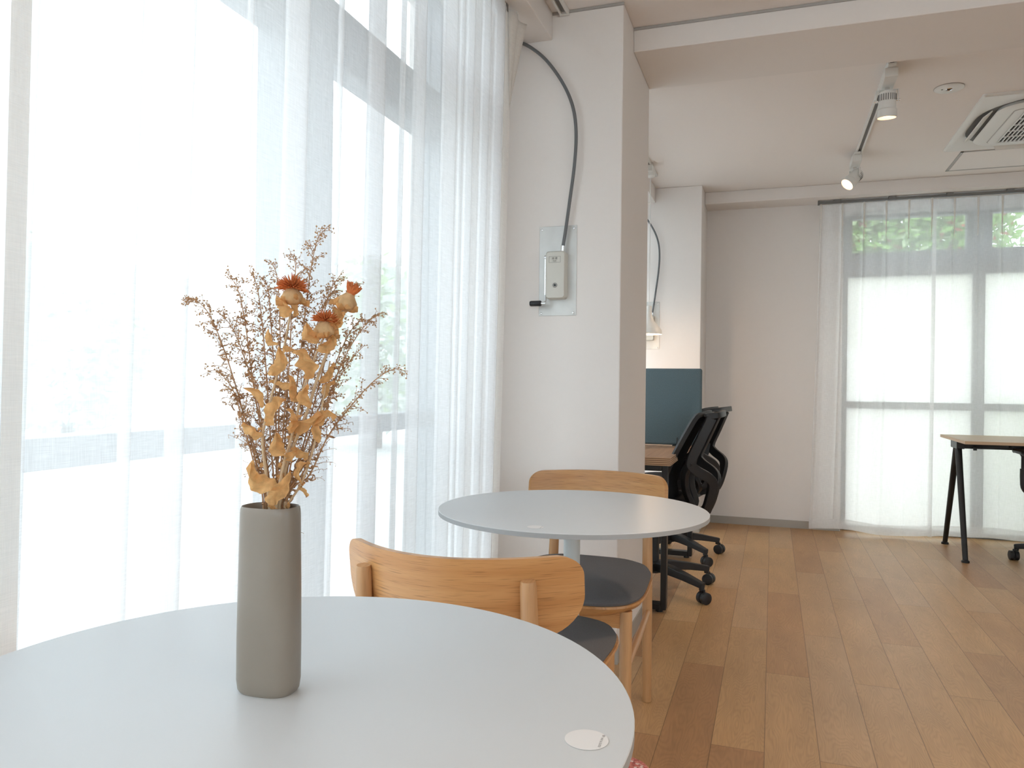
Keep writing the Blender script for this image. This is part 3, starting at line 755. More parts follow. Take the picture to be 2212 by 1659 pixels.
safflower('dried safflower with the upright rust-orange tuft, the left and highest bloom', [(586, 1099, -.004), (580, 1029, -.006), (573, 953, -.008), (580, 902, -.008), (598, 829, -.006), (618, 750, -.006), (634, 672, -.008)], .0018,
    [((577, 936), (535, 915), 24, -.012), ((580, 905), (636, 868), 34, -.014), ((580, 875), (539, 835), 18, -.01), ((605, 1055), (546, 1008), 40, -.016), ((598, 812), (612, 748), 30, -.01), ((605, 746), (586, 712), 18, -.008), ((618, 763), (650, 756), 15, -.008), ((628, 688), (626, 648), 28, -.012), ((636, 682), (660, 648), 17, -.004)],
    ((635, 661), (638, 600), 23, -.008, (1.35, 1.75)), rn)
safflower('dried safflower leaning right with a closed pointed bloom, highest on the right', [(602, 1099, 0), (617, 1010, 0), (640, 950, -.002), (668, 883, -.004), (687, 824, -.006), (712, 760, -.008), (735, 700, -.008), (746, 672, -.008)], .0021,
    [((622, 981), (604, 932), 32, -.016), ((628, 990), (650, 970), 24, -.008), ((641, 941), (682, 880), 38, -.002), ((669, 880), (672, 828), 26, -.012), ((688, 815), (672, 752), 42, -.01), ((735, 713), (742, 688), 22, -.014), ((728, 715), (730, 690), 14, -.016), ((742, 700), (756, 675), 16, -.01), ((738, 682), (722, 664), 22, -.002)],
    ((744, 672), (768, 622), 23, -.008, (1.2, .5)), rn)
safflower('dried safflower with the deep red tuft, lowest of the three blooms', [(599, 1099, -.006), (615, 1010, -.006), (630, 953, -.004), (641, 911, -.004), (658, 850, -.01), (684, 780, -.012), (706, 733, -.014)], .0018,
    [((609, 1090), (634, 1010), 36, -.012), ((641, 934), (640, 880), 18, -.01), ((655, 865), (625, 815), 20, -.01), ((712, 765), (722, 722), 32, -.01), ((694, 745), (672, 702), 30, -.018), ((618, 1055), (618, 1018), 12, 0), ((603, 822), (650, 848), 20, -.008)],
    ((708, 733), (714, 672), 23, -.014, (1.15, 1.6)), rn)
safflower('dried leafy stem without a bloom, at the right of the vase', [(637, 1096, 0), (651, 1044, 0), (677, 968, 0), (694, 886, 0), (704, 829, 0), (712, 780, .002)], .0014,
    [((692, 886), (733, 900), 18, -.006), ((683, 955), (694, 895), 20, -.004), ((668, 990), (647, 958), 22, -.006), ((649, 1042), (668, 997), 18, -.004), ((696, 858), (723, 820), 17, 0), ((692, 825), (727, 785), 18, 0), ((652, 1050), (660, 1075), 12, 0)], None, rn)

def wisp(label, pts, rnd, start=.22, dens=26, spread=50):
    dens = int(dens * 1.12)
    """a dried artemisia spray: main twig, drooping side twigs, hundreds of tiny buds"""
    r = thing('dried_artemisia', label, 'dried flower', (VC[0], VC[1], .74), 0, 'wispy dried artemisia stems in the vase'); o = Vector(r.location)
    dz = pts[0][2]; m = clampin(fp(pts[0][0], pts[0][1], dz)); P = [Vector((VC[0] + (m.x - VC[0]) * .6, VC[1] + (m.y - VC[1]) * .6, .745)), m] + [fp(*p) for p in pts[1:]]
    Q = [q - o for q in cat(P, 8)]; n = len(Q)
    twig = bmesh.new(); tube(twig, Q, [.00105 * (1 - .72 * i / (n - 1)) for i in range(n)], seg=6)
    buds = bmesh.new(); lv = bmesh.new()
    def bud(p, s):
        a = [bm_v for bm_v in []]
        ax_ = Vector((rnd.gauss(0, 1), rnd.gauss(0, 1), rnd.gauss(-.6, .6))).normalized(); b_ = ax_.orthogonal().normalized(); c_ = ax_.cross(b_)
        vs = [buds.verts.new(p + ax_ * s * 1.35), buds.verts.new(p - ax_ * s)] + [buds.verts.new(p + (b_ * cos(q) + c_ * sin(q)) * s) for q in (0, pi / 2, pi, 3 * pi / 2)]
        for i in range(4):
            buds.faces.new((vs[0], vs[2 + i], vs[2 + (i + 1) % 4])); buds.faces.new((vs[1], vs[2 + (i + 1) % 4], vs[2 + i]))
    L0 = sum((Q[i + 1] - Q[i]).length for i in range(n - 1))
    for k in range(dens):
        t = start + (1 - start) * (k + rnd.random() * .6) / dens; t = 1 - (1 - t) ** .92; f = t * (n - 1); i = min(n - 2, int(f)); p = Q[i].lerp(Q[i + 1], f - i); d = (Q[i + 1] - Q[i]).normalized()
        a = rnd.uniform(0, 2 * pi); s1 = d.cross(Vector((.3, 1, .2))).normalized(); s2 = d.cross(s1)
        ln = spread * 1.55 * PXM * (1.10 - t) * rnd.uniform(.45, 1.2) + 5.5 * PXM
        dr = (d * .95 + (s1 * cos(a) + s2 * sin(a)) * .75).normalized(); sub = [p]; nn_ = max(2, min(8, int(ln / (6.2 * PXM))))
        for j in range(1, nn_ + 1):
            dr = (dr + Vector((rnd.gauss(0, .1), rnd.gauss(0, .1), rnd.gauss(-.06, .10) - .02 * j * t))).normalized(); sub.append(sub[-1] + dr * ln / nn_)
        tube(twig, sub, [.00036 * (1 - .5 * j / nn_) for j in range(nn_ + 1)], seg=3, caps=False)
        for j in range(1, nn_ + 1):
            for q in range(2 if .35 < t < .93 else 1):
                w = Vector((rnd.gauss(0, 1), rnd.gauss(0, 1), rnd.gauss(-.3, 1))).normalized() * rnd.uniform(.0015, .0042)
                e = sub[j] + w; tube(twig, [sub[j], e], [.00018, .00016], seg=3, caps=False)
                bud(e, rnd.uniform(.0006, .00115) * (1.0 if t > .5 else .6))
    for k in range(int(dens * 1.1)):
        t = .10 + .6 * rnd.random(); f = t * (n - 1); i = min(n - 2, int(f)); p = Q[i].lerp(Q[i + 1], f - i)
        w = Vector((rnd.gauss(0, 1), rnd.gauss(0, 1), rnd.gauss(0, .6))).normalized() * rnd.uniform(.004, .009)
        leafmesh(lv, p, p + w, rnd.uniform(.0016, .003), Vector((rnd.gauss(0, 1), rnd.gauss(0, 1), 1)).normalized(), curl=.5, wave=.1, n=5, rnd=rnd)
    obj('twig', twig, 'wisp', r, smooth=True)
    b = obj('seed_buds', buds, 'bud', r); b['kind'] = 'stuff'
    b = obj('tiny_leaves', lv, 'wisp', r, smooth=True); b['kind'] = 'stuff'
    return r
rn = random.Random(11)
WS = [
 ('dried artemisia spray reaching farthest left', [(571, 1100, .004), (548, 1000, .006), (520, 900, .01), (478, 770, .014), (440, 680, .016), (410, 645, .016), (390, 638, .016)], .24, 34, 62),
 ('dried artemisia spray arching to the upper left, below the topmost ones', [(580, 1100, .008), (560, 960, .012), (535, 830, .016), (515, 700, .02), (498, 620, .02), (474, 585, .02)], .25, 34, 60),
 ('dried artemisia spray second from the left among the high tips', [(586, 1100, .01), (575, 960, .014), (562, 820, .02), (550, 690, .022), (538, 610, .022), (522, 576, .022)], .28, 32, 50),
 ('dried artemisia spray curling left just under the tallest one', [(592, 1100, .01), (590, 950, .016), (590, 800, .022), (588, 680, .024), (582, 590, .024), (565, 552, .024)], .3, 32, 50),
 ('dried artemisia spray standing straight up behind the orange tuft', [(598, 1100, .008), (602, 940, .014), (612, 780, .02), (618, 650, .02), (626, 570, .02), (614, 536, .02)], .3, 32, 48),
 ('tallest dried artemisia spray at the top of the bouquet', [(604, 1100, .008), (616, 950, .014), (634, 800, .018), (650, 660, .018), (662, 570, .018), (676, 510, .018), (698, 481, .018)], .3, 40, 55),
 ('dried artemisia spray leaning right between the orange and closed blooms', [(610, 1100, .01), (628, 960, .016), (654, 820, .02), (682, 700, .02), (705, 620, .02), (727, 585, .02)], .3, 36, 56),
 ('dried artemisia spray whose tip droops right above the closed bloom', [(616, 1100, .012), (640, 980, .018), (672, 850, .022), (706, 720, .022), (736, 630, .022), (764, 604, .022)], .3, 36, 58),
 ('dried artemisia spray reaching right below the closed bloom', [(622, 1100, .012), (650, 1000, .018), (690, 880, .022), (735, 770, .02), (785, 695, .018), (824, 670, .018)], .34, 34, 52),
 ('dried artemisia spray alone at far right with an arching tip', [(632, 1098, .012), (660, 1030, .014), (700, 945, .016), (745, 885, .016), (800, 825, .014), (845, 797, .014), (876, 803, .014)], .28, 30, 40),
 ('short dried artemisia spray curling low on the left', [(568, 1100, .002), (545, 1000, .004), (522, 920, .006), (500, 850, .008), (478, 815, .008), (456, 797, .008)], .3, 24, 40),
 ('lowest dried artemisia spray at the left edge of the bouquet', [(572, 1100, .006), (560, 1020, .008), (540, 960, .01), (520, 900, .01), (500, 850, .01), (474, 830, .01)], .2, 22, 34),
 ('dried artemisia spray right of the red tuft, drooping at its tip', [(626, 1100, .01), (650, 1020, .012), (680, 930, .016), (712, 840, .018), (745, 780, .02), (780, 742, .02)], .35, 28, 44),
 ('dried artemisia spray in the middle left, reaching a bend beside the curtain fold', [(576, 1100, .006), (566, 980, .01), (545, 860, .014), (510, 760, .018), (482, 700, .02), (452, 668, .02)], .28, 34, 56),
 ('dried artemisia spray behind the left edge of the orange bloom', [(588, 1100, .012), (584, 950, .018), (576, 820, .026), (566, 700, .028), (560, 620, .028), (548, 590, .028)], .3, 30, 50),
 ('dried artemisia spray filling the gap behind the two upper blooms', [(606, 1100, .014), (622, 950, .02), (640, 820, .028), (664, 710, .03), (690, 640, .03), (712, 612, .03)], .3, 34, 55),
 ('dried artemisia spray between the red tuft and the right edge', [(620, 1100, .012), (645, 980, .018), (684, 860, .024), (730, 740, .026), (765, 690, .026), (800, 690, .026)], .35, 30, 48),
 ('dried artemisia spray low in the middle behind the big leaves', [(598, 1100, .014), (600, 980, .02), (604, 870, .026), (600, 770, .03), (594, 690, .03)], .15, 30, 48),
]
for lb, P, st, dn, sp in WS: wisp(lb, P, rn, st, dn, sp)

# ------------------------------------------------------------------ smoke vent controls on the pillars
def vent_control(x, y, label):
    """origin at the lower left corner of the plate on the wall plane; wall faces -y"""
    t = thing('smoke_vent_control', label, 'vent control', (x, y, 1.278), 0, 'hand cranked smoke vent controls')
    obj('mounting_plate', box(0, .146, -.003, 0, 0, .337), 'galv', t, bevel=.004)
    for sx in (.010, .134):
        for sz in (.010, .325):
            s = obj('screw', lt([(.0045, 0), (.0042, .002), (.002, .003)], 12), 'chrome', t, smooth=True); s.rotation_euler = (pi / 2, 0, 0); s.location = (sx, -.003, sz)
    bm = bmesh.new(); rings = []
    def rx(w0, w1, z0, z1, r, y):
        P = []
        for cx, cz, a0 in ((w1 - r, z1 - r, 0), (w0 + r, z1 - r, 90), (w0 + r, z0 + r, 180), (w1 - r, z0 + r, 270)):
            for k in range(5):
                a = RD(a0 + 22.5 * k); P.append((cx + r * cos(a), y, cz + r * sin(a)))
        return P
    loft(bm, [rx(.036, .112, .060, .237, .012, -.003), rx(.036, .112, .060, .237, .012, -.036), rx(.040, .108, .064, .233, .010, -.043)])
    h = obj('housing', bm, 'cream', t, smooth=True)
    yy = -.0434
    ring = obj('button_ring', lt([(.0085, 0), (.0085, .0012), (.0070, .0012), (.0070, .0004)], 24, caps=(False, False)), 'greyslot', h, smooth=True); ring.rotation_euler = (pi / 2, 0, 0); ring.location = (.074, yy, .110)
    bt = obj('release_button', lt([(.0045, 0), (.0045, .002)], 20), 'blk', h, smooth=True); bt.rotation_euler = (pi / 2, 0, 0); bt.location = (.074, yy, .110)
    bm = bmesh.new(); x0, x1, z0, z1, w = .050, .094, .194, .217, .0007
    for a in ((x0, x1, z0, z0 + w), (x0, x1, z1 - w, z1), (x0, x0 + w, z0, z1), (x1 - w, x1, z0, z1)): bx(bm, a[0], a[1], yy - .0006, yy, a[2], a[3])
    obj('label_frame', bm, 'greyslot', h)
    for body, sz, zc in (('\u6392 \u7159', .0095, .2085), ('PUSH', .0055, .1995)):
        words(body, sz, 'ink', h, (.072, yy - .0007, zc), (pi / 2, 0, 0))
    obj('crank_arm', tb([(.033, -.030, .214), (.033, -.030, .075), (.036, -.036, .050), (.036, -.046, .043)], 1, flat=(.006, .010)), 'chrome', t, bevel=.001)
    obj('crank_hub', tb([(.030, -.030, .216), (.040, -.030, .216)], .008, seg=16), 'chrome', t, smooth=True)
    bm = bmesh.new(); tube(bm, [(.040, -.048, .043), (.020, -.048, .043)], .0052, seg=14); obj('crank_pin', bm, 'chrome', t, smooth=True)
    obj('crank_handle', tb([(.023, -.048, .043), (.020, -.048, .043), (-.016, -.048, .043), (-.020, -.048, .043)], [.0090, .0105, .0105, .0088], seg=20), 'blk', t, smooth=True)
    obj('cable_ferrule', tb([(.096, -.024, .236), (.0975, -.024, .258)], .0065, seg=14), 'chrome', t, smooth=True)
    pts = [(-.150, -.02, 1.052), (-.080, -.026, 1.036), (-.028, -.028, 1.005), (.027, -.028, .954), (.081, -.028, .879), (.118, -.026, .806), (.138, -.026, .735), (.144, -.026, .649), (.138, -.026, .547), (.125, -.025, .445), (.109, -.024, .326), (.0985, -.024, .258)]
    obj('conduit', tb(cat(pts, 6), .0062, seg=14), 'conduit', t, smooth=True)
    return t
v = vent_control(-.841, PY0, 'steel plate with crank handle and grey cable on the near pillar')
dup(v, (-.909, 5.458, 1.278), 0, 'steel plate with crank and cable on the far pillar, behind the pendant lamp')

# ------------------------------------------------------------------ ceiling track, lamps
def track(x, ya, yb, label):
    t = thing('lighting_track', label, 'lighting track', (x, ya, H), 0, 'white ceiling lighting tracks')
    bm = bmesh.new(); bx(bm, -.0175, -.009, 0, yb - ya, -.018, 0); bx(bm, .009, .0175, 0, yb - ya, -.018, 0); bx(bm, -.009, .009, 0, yb - ya, -.004, 0)
    obj('channel', bm, 'whplas', t, bevel=.001)
    obj('conductor_strip', box(-.009, .009, .002, yb - ya - .002, -.009, -.004), 'greyslot', t)
    obj('end_cap', box(-.018, .018, -.012, 0, -.0185, 0), 'whplas', t); obj('end_cap', box(-.018, .018, yb - ya, yb - ya + .012, -.0185, 0), 'whplas', t)
    return t
track(.466, PY1 + .03, 5.14, 'white ceiling track carrying the two spotlights')
track(-.752, 3.6, 5.08, 'white ceiling track by the far window, carrying the pendant lamp')
track(-.752, -1.0, 2.755, 'white ceiling track beside the soffit, ending at the near pillar')
def spot(x, y, az, tilt, label, power=22, light=True):
    t = thing('track_spotlight', label, 'spotlight', (x, y, H - .018), 0, 'white track spotlights')
    obj('track_adapter', box(-.017, .017, -.12, .09, -.012, .0), 'whplas', t, bevel=.002)
    obj('driver_box', box(-.026, .026, -.10, .08, -.052, -.012), 'whplas', t, bevel=.003)
    obj('swivel', tb([(0, .03, -.05), (0, .03, -.062)], .010, seg=16), 'chrome', t, smooth=True)
    Rm = Matrix.Rotation(az, 4, 'Z'); Tm = Matrix.Rotation(tilt, 4, 'X')
    piv = Vector((0, .03, -.110))
    bm = bmesh.new()
    for s in (-1, 1): tube(bm, [(s * .044, 0, .046), (s * .044, 0, -.006)], 1, flat=(.003, .012))
    tube(bm, [(-.0455, 0, .046), (.0455, 0, .046)], 1, flat=(.012, .003))
    y_ = obj('yoke', bm, 'whplas', t); y_.matrix_local = Matrix.Translation(piv) @ Rm
    Mh = Matrix.Translation(piv) @ Rm @ Tm
    bm = bmesh.new(); lathe(bm, [(.020, .040), (.033, .038), (.036, .030), (.036, -.035), (.041, -.040), (.041, -.072), (.038, -.074), (.036, -.060)], 32, caps=(True, False))
    hd = obj('lamp_head', bm, 'whplas', t, smooth=True); hd.matrix_local = Mh
    bm = bmesh.new()
    for k in range(12):
        a = 2 * pi * k / 24 + pi; c_, s_ = cos(a), sin(a)
        tube(bm, [(c_ * .0362, s_ * .0362, .026), (c_ * .0362, s_ * .0362, -.002)], 1, flat=(.0035, .002))
    obj('cooling_slots', bm, 'greyslot', hd)
    bm = bmesh.new()
    for s in (-1, 1): tube(bm, [(s * .036, 0, 0), (s * .052, 0, 0)], .005, seg=12)
    obj('tilt_knob', bm, 'chrome', hd, smooth=True)
    bm = bmesh.new(); lathe(bm, [(.036, -.060), (.025, -.045), (.001, -.042)], 24, caps=(False, True)); obj('lamp_lens', bm, 'lamp', hd, smooth=True)
    if light:
        ld = bpy.data.lights.new('spot_beam', 'SPOT'); ld.energy = power; ld.color = (1, .72, .48); ld.spot_size = RD(75); ld.spot_blend = .8; ld.shadow_soft_size = .03
        lo = bpy.data.objects.new('spot_beam', ld); C.objects.link(lo); lo.parent = t; lo.matrix_local = Mh @ Matrix.Translation((0, 0, -.08))
    return t
spot(.466, 3.70, RD(0), RD(6), 'white track spotlight nearer the camera, pointing straight down')
spot(.455, 4.99, RD(122), RD(46), 'white track spotlight at the far end, tilted left towards the desks')
track(.9, -2.2, 2.2, 'added white ceiling track for the unseen fill spotlights, behind and above the camera')  # track and the spotlights below are added unseen to brighten the room
for xx, yy, pw, lb in ((.9, -1.4, 34, 'nearest the front wall'), (.9, .1, 34, 'beside the camera'), (.9, 1.6, 34, 'in front of the cross beam'), (-.752, -.5, 20, 'on the track along the soffit')):
    spot(xx, yy, RD(90), RD(12), 'added white fill spotlight ' + lb + ', unseen, to brighten the room', pw)

# pendant lamp
t = thing('pendant_lamp', 'white bell-shaped pendant lamp hanging over the left desk', 'lamp', (-.745, 4.85, H - .018))
obj('ceiling_adapter', box(-.020, .020, -.06, .06, -.040, 0), 'whplas', t, bevel=.003)
obj('canopy', lt([(.030, -.040), (.030, -.058), (.020, -.066), (.006, -.069)][::-1], 28), 'whplas', t, smooth=True)
obj('cord', tb([(0, 0, -.066), (0, 0, -.88)], .0028, seg=8), 'whplas', t, smooth=True)
bm = bmesh.new(); lathe(bm, [(.004, -.875), (.017, -.880), (.018, -.925), (.023, -.950), (.036, -.978), (.062, -1.008), (.078, -1.03), (.083, -1.058), (.081, -1.058), (.075, -1.03), (.060, -1.011), (.034, -.982), (.014, -.95)], 48, caps=(True, True))
obj('lamp_shade', bm, 'whplas', t, smooth=True)
obj('bulb', lt([(.012, -.975), (.022, -.995), (.029, -1.02), (.022, -1.045), (.004, -1.058)][::-1], 24), 'lamp', t, smooth=True)
ld = bpy.data.lights.new('pendant_glow', 'POINT'); ld.energy = 3.0; ld.color = (1, .68, .42); ld.shadow_soft_size = .03
lo = bpy.data.objects.new('pendant_glow', ld); C.objects.link(lo); lo.parent = t; lo.location = (0, 0, -1.085)

# emergency downlight
t = thing('emergency_downlight', 'round white emergency light in the ceiling left of the air conditioner', 'ceiling light', (.761, 4.01, H))
obj('cover', lt([(.054, -.008), (.062, -.004), (.063, 0)], 48), 'whplas', t, smooth=True)
obj('rim', lt([(.064, 0), (.064, -.0025), (.061, -.004)], 48, caps=(True, False)), 'trimgrey', t, smooth=True)
obj('reflector', lt([(.010, -.006), (.013, -.011), (.016, -.008)], 24), 'chrome', t, smooth=True)
obj('test_switch', box(-.034, -.026, -.01, -.004, -.010, -.007), 'greyslot', t)

# air conditioner cassette
t = thing('ceiling_air_conditioner', 'white square cassette air conditioner set in the ceiling', 'air conditioner', (1.39, 4.60, H))
def rs(w, r, z, n=10, h=None):
    h = h or w; P = []
    for cx, cy, a0 in ((1, 1, 0), (-1, 1, 90), (-1, -1, 180), (1, -1, 270)):
        for k in range(n + 1):
            a = RD(a0 + 90 * k / n); P.append((cx * (w - r) + r * cos(a), cy * (h - r) + r * sin(a), z))
    return P
bm = bmesh.new(); loft(bm, [rs(.46, .012, 0), rs(.46, .012, -.006), rs(.452, .012, -.012), rs(.432, .335, -.016), rs(.415, .33, -.006)], caps=False)
obj('outer_panel', bm, 'whplas', t, smooth=True)
obj('air_slot', (lambda b: (loft(b, [rs(.418, .33, -.004), rs(.417, .33, -.003)]), b)[1])(bmesh.new()), 'greyslot', t)
bm = bmesh.new(); loft(bm, [rs(.34, .12, -.004), rs(.352, .13, -.022), rs(.345, .125, -.028), rs(.28, .02, -.030)])
obj('centre_panel', bm, 'whplas', t, smooth=True)
bm = bmesh.new(); loft(bm, [rs(.283, .035, -.0300), rs(.281, .034, -.0315)]); obj('panel_seam', bm, 'trimgrey', t)
bm = bmesh.new(); loft(bm, [rs(.279, .033, -.030), rs(.277, .032, -.0335)]); obj('return_cover', bm, 'whplas', t)
bm = bmesh.new(); bx(bm, -.232, .232, -.245, .245, -.0345, -.033); obj('grille_backing', bm, 'dark', t)
bm = bmesh.new()
for k in range(25): bx(bm, -.232 + k * .0193 - .003, -.232 + k * .0193 + .003, -.245, .245, -.040, -.0345)
for k in range(6): bx(bm, -.235, .235, -.247 + k * .098, -.243 + k * .098 , -.041, -.0345)
obj('grille', bm, 'whplas', t)
for k in range(4):
    a = k * pi / 2
    bm = bmesh.new(); vs = []
    for (q, z) in ((.366, -.010), (.402, -.034)):
        hw = .225 if q < .38 else .205
        vs.append([Vector((-q, -hw, z)), Vector((-q, hw, z))])
    A = [bm.verts.new(p) for p in (vs[0][0], vs[0][1], vs[1][1], vs[1][0])]; bm.faces.new(A)
    o = obj('louver', bm, 'whplas', t, solid=.005); o.rotation_euler = (0, 0, a)
    o = obj('corner_pad', box(-.47 + .02, -.47 + .15, -.45, -.445, -.0135, -.012), 'whplas', t); o.rotation_euler = (0, 0, a)
# access hatch
t = thing('ceiling_access_hatch', 'square ceiling hatch with a grey frame beside the air conditioner', 'ceiling hatch', (1.26, 5.325, H))
bm = bmesh.new(); w, h = .225, .215
for a in ((-w, w, -h, -h + .016), (-w, w, h - .016, h), (-w, -w + .016, -h, h), (w - .016, w, -h, h)): bx(bm, a[0], a[1], a[2], a[3], -.003, 0)
obj('frame', bm, 'trimgrey', t); obj('lid', box(-w + .018, w - .018, -h + .018, h - .018, -.0025, 0), 'ceil', t)

# ------------------------------------------------------------------ left workstation
t = thing('workstation_desk', 'brown plywood-edged desk with black frame behind the near pillar', 'desk', (-.79, 4.05, 0))
bm = bmesh.new(); v_, fs = bx(bm, -.095, .365, -.62, .66, .664, .700)
bm.normal_update()
for f in bm.faces: f.material_index = 0 if abs(f.normal.z) > .5 else 1
obj('desktop', bm, ['walnutish', 'plyedge'], t)
for yy in (-.56, .59):
    bm = bmesh.new()
    for s in (-.07, .335): bx(bm, s - .013, s + .013, yy - .025, yy + .025, .012, .664)
    bx(bm, -.058, .322, yy - .025, yy + .025, .012, .040); bx(bm, -.058, .322, yy - .025, yy + .025, .636, .664)
    obj('leg_frame', bm, 'blkmetal', t, bevel=.003)
    for s in (-.05, .315): obj('foot', lt([(.016, 0), (.016, .012)], 16, c=(s, yy, 0)), 'blk', t)
obj('beam', box(-.02, .02, -.53, .56, .62, .66), 'blkmetal', t)
t = thing('desk_divider_screen', 'blue-grey felt divider screen standing on the brown desk', 'divider screen', (-.74, 4.15, .700))
obj('panel', box(-.13, .387, -.012, .012, .004, .413), 'screen', t, bevel=.012, seg=4)
for sx in (-.06, .262):
    bm = bmesh.new(); bx(bm, sx - .025, sx + .025, -.035, .035, 0, .004)
    a = [bm.verts.new(p) for p in ((sx - .002, -.035, .004), (sx - .002, -.012, .045), (sx - .002, -.012, .004))]; b = [bm.verts.new((p.co.x + .004, p.co.y, p.co.z)) for p in a]
    bm.faces.new(a); bm.faces.new(b[::-1])
    for i in range(3): bm.faces.new((a[i], a[(i + 1) % 3], b[(i + 1) % 3], b[i]))
    obj('foot', bm, 'blkmetal', t)

# ------------------------------------------------------------------ office chairs (sitter faces +y)
def office_chair(label, loc, rz, star0=0, arms=False, seatz=.46):
    t = thing('office_chair', label, 'office chair', loc, rz, 'black mesh office chairs')
    # star base
    bm = bmesh.new(); lathe(bm, [(.036, .085), (.040, .125), (.030, .145)], 24)
    for k in range(5):
        a = star0 + 2 * pi * k / 5; d = Vector((cos(a), sin(a), 0))
        pts = [d * .02 + Vector((0, 0, .118)), d * .10 + Vector((0, 0, .116)), d * .20 + Vector((0, 0, .103)), d * .315 + Vector((0, 0, .082))]
        tube(bm, pts, [1.25, 1.15, .95, .72], flat=(.040, .038))
        tube(bm, [d * .305 + Vector((0, 0, .09)), d * .305 + Vector((0, 0, .058))], .013, seg=12)
    obj('star_base', bm, 'blk', t, bevel=.004)
    for k in range(5):
        a = star0 + 2 * pi * k / 5; d = Vector((cos(a), sin(a), 0)); c0 = d * .318; ya = a + .9 * sin(3.7 * k + loc[1] * 9); w = Vector((cos(ya), sin(ya), 0))
        bm = bmesh.new()
        for s in (-1, 1):
            m_ = c0 + w * (s * .014) + Vector((0, 0, .028))
            tube(bm, [m_ - w * .011, m_ - w * .009, m_ + w * .009, m_ + w * .011], [.024, .028, .028, .024], seg=24)
        tube(bm, [c0 + Vector((0, 0, .028)), c0 + Vector((0, 0, .066))], .007, seg=10)
        obj('caster', bm, 'blk', t, smooth=True)
    obj('gas_column', tb([(0, 0, .14), (0, 0, .27), (0, 0, .271), (0, 0, seatz - .07)], [.026, .026, .017, .017], seg=20), 'blk', t, smooth=True)
    bm = bmesh.new(); bx(bm, -.07, .07, -.14, .10, seatz - .085, seatz - .04); obj('tilt_mechanism', bm, 'blk', t, bevel=.012)
    # seat
    def so(ins, z, dy=0):
        P = []
        for i in range(40):
            a = 2 * pi * i / 40; e = 2 / 4.; ca, sa = cos(a), sin(a)
            P.append((abs(ca) ** e * (1 if ca > 0 else -1) * (.235 - ins), .045 + abs(sa) ** e * (1 if sa > 0 else -1) * (.225 - ins), z - .012 * max(0, sa) ** 2))
        return P
    bm = bmesh.new(); loft(bm, [so(.05, seatz - .045), so(.02, seatz - .035), so(.004, seatz - .015), so(.0, seatz - .002), so(.012, seatz + .010), so(.05, seatz + .016), so(.12, seatz + .014)]); obj('seat', bm, 'dkfab', t, smooth=True)
    # mesh back
    zb = [(.40, -.150), (.46, -.118), (.53, -.105), (.60, -.118), (.68, -.150), (.745, -.182), (.81, -.215), (.872, -.250)]
    def hw(z): return .165 + .06 * sin(pi * min(1, max(0, (z - .38) / .44)) * .62) - .03 * max(0, (z - .72) / .15)
    bm = bmesh.new(); cols = []
    for i in range(13):
        u = -1 + 2 * i / 12; cols.append([bm.verts.new((u * hw(z), y + .035 * u * u, z)) for z, y in zb])
    for a, b in zip(cols, cols[1:]):
        for j in range(len(zb) - 1): bm.faces.new((a[j], b[j], b[j + 1], a[j + 1]))
    obj('mesh_backrest', bm, 'mesh', t, smooth=True, solid=.004)
    bm = bmesh.new()
    edge = [(u_ * hw(z), y + .035, z) for u_ in (-1,) for z, y in zb] + [(-.13, -.236, .885), (0, -.268, .890), (.13, -.236, .885)] + [(hw(z), y + .035, z) for z, y in reversed(zb)] + [(.10, -.170, .385), (0, -.175, .382), (-.10, -.170, .385), (-hw(.40), zb[0][1] + .035, .40)]
    tube(bm, cat(edge, 3), 1, flat=(.018, .022), caps=False); obj('backrest_rim', bm, 'blk', t, smooth=True)
    # swept rear arms of the back
    bm = bmesh.new()
    for s in (-1, 1):
        tube(bm, cat([(s * .165, -.285, .872), (s * .185, -.235, .76), (s * .190, -.195, .665), (s * .175, -.215, .625), (s * .140, -.275, .585), (s * .115, -.290, .545), (s * .10, -.272, .46), (s * .08, -.255, .415)], 4), [1.0] * 29, flat=(.026, .046))
        tube(bm, cat([(s * .190, -.195, .665), (s * .165, -.165, .60), (s * .12, -.165, .52), (s * .09, -.19, .44), (s * .06, -.17, .405)], 4), 1, flat=(.024, .036))
    tube(bm, [(-.09, -.25, .425), (0, -.245, .415), (.09, -.25, .425)], 1, flat=(.035, .022))
    tube(bm, cat([(0, -.245, .415), (0, -.19, .395), (0, -.10, .395)], 4), 1, flat=(.06, .03))
    obj('back_frame', bm, 'blk', t, smooth=True, bevel=.003)
    bm = bmesh.new(); tube(bm, cat([(-.175, -.262, .876), (-.16, -.312, .885), (-.08, -.330, .888), (.08, -.330, .888), (.16, -.312, .885), (.175, -.262, .876)], 5), 1, flat=(.014, .030)); tube(bm, [(-.15, -.262, .882), (.15, -.262, .882)], 1, flat=(.030, .016)); obj('hanger_bar', bm, 'greyslot' if False else 'blk', t, smooth=True, bevel=.003)
    if arms:
        for s in (-1, 1):
            bm = bmesh.new(); tube(bm, cat([(s * .10, .0, seatz - .06), (s * .20, .0, seatz - .06), (s * .262, .0, seatz - .02), (s * .272, .0, seatz + .04), (s * .272, .0, seatz + .10)], 4), [.019] * 17, seg=16)
            tube(bm, [(s * .272, 0, seatz + .09), (s * .272, 0, seatz + .17), (s * .272, 0, seatz + .185)], [.014, .014, .022], seg=14)
            obj('arm_post', bm, 'blk', t, smooth=True)
            bm = bmesh.new(); tube(bm, [(s * .272, -.12, seatz + .19), (s * .272, -.10, seatz + .198), (s * .272, .10, seatz + .198), (s * .272, .13, seatz + .188)], [.8, 1, 1, .8], flat=(.075, .022)); obj('arm_pad', bm, 'blk', t, bevel=.006)
    return t
OC = office_chair('black mesh office chair at the brown desk, nearer the camera', (-.555, 3.865, 0), RD(90), RD(-90 - 35), False)
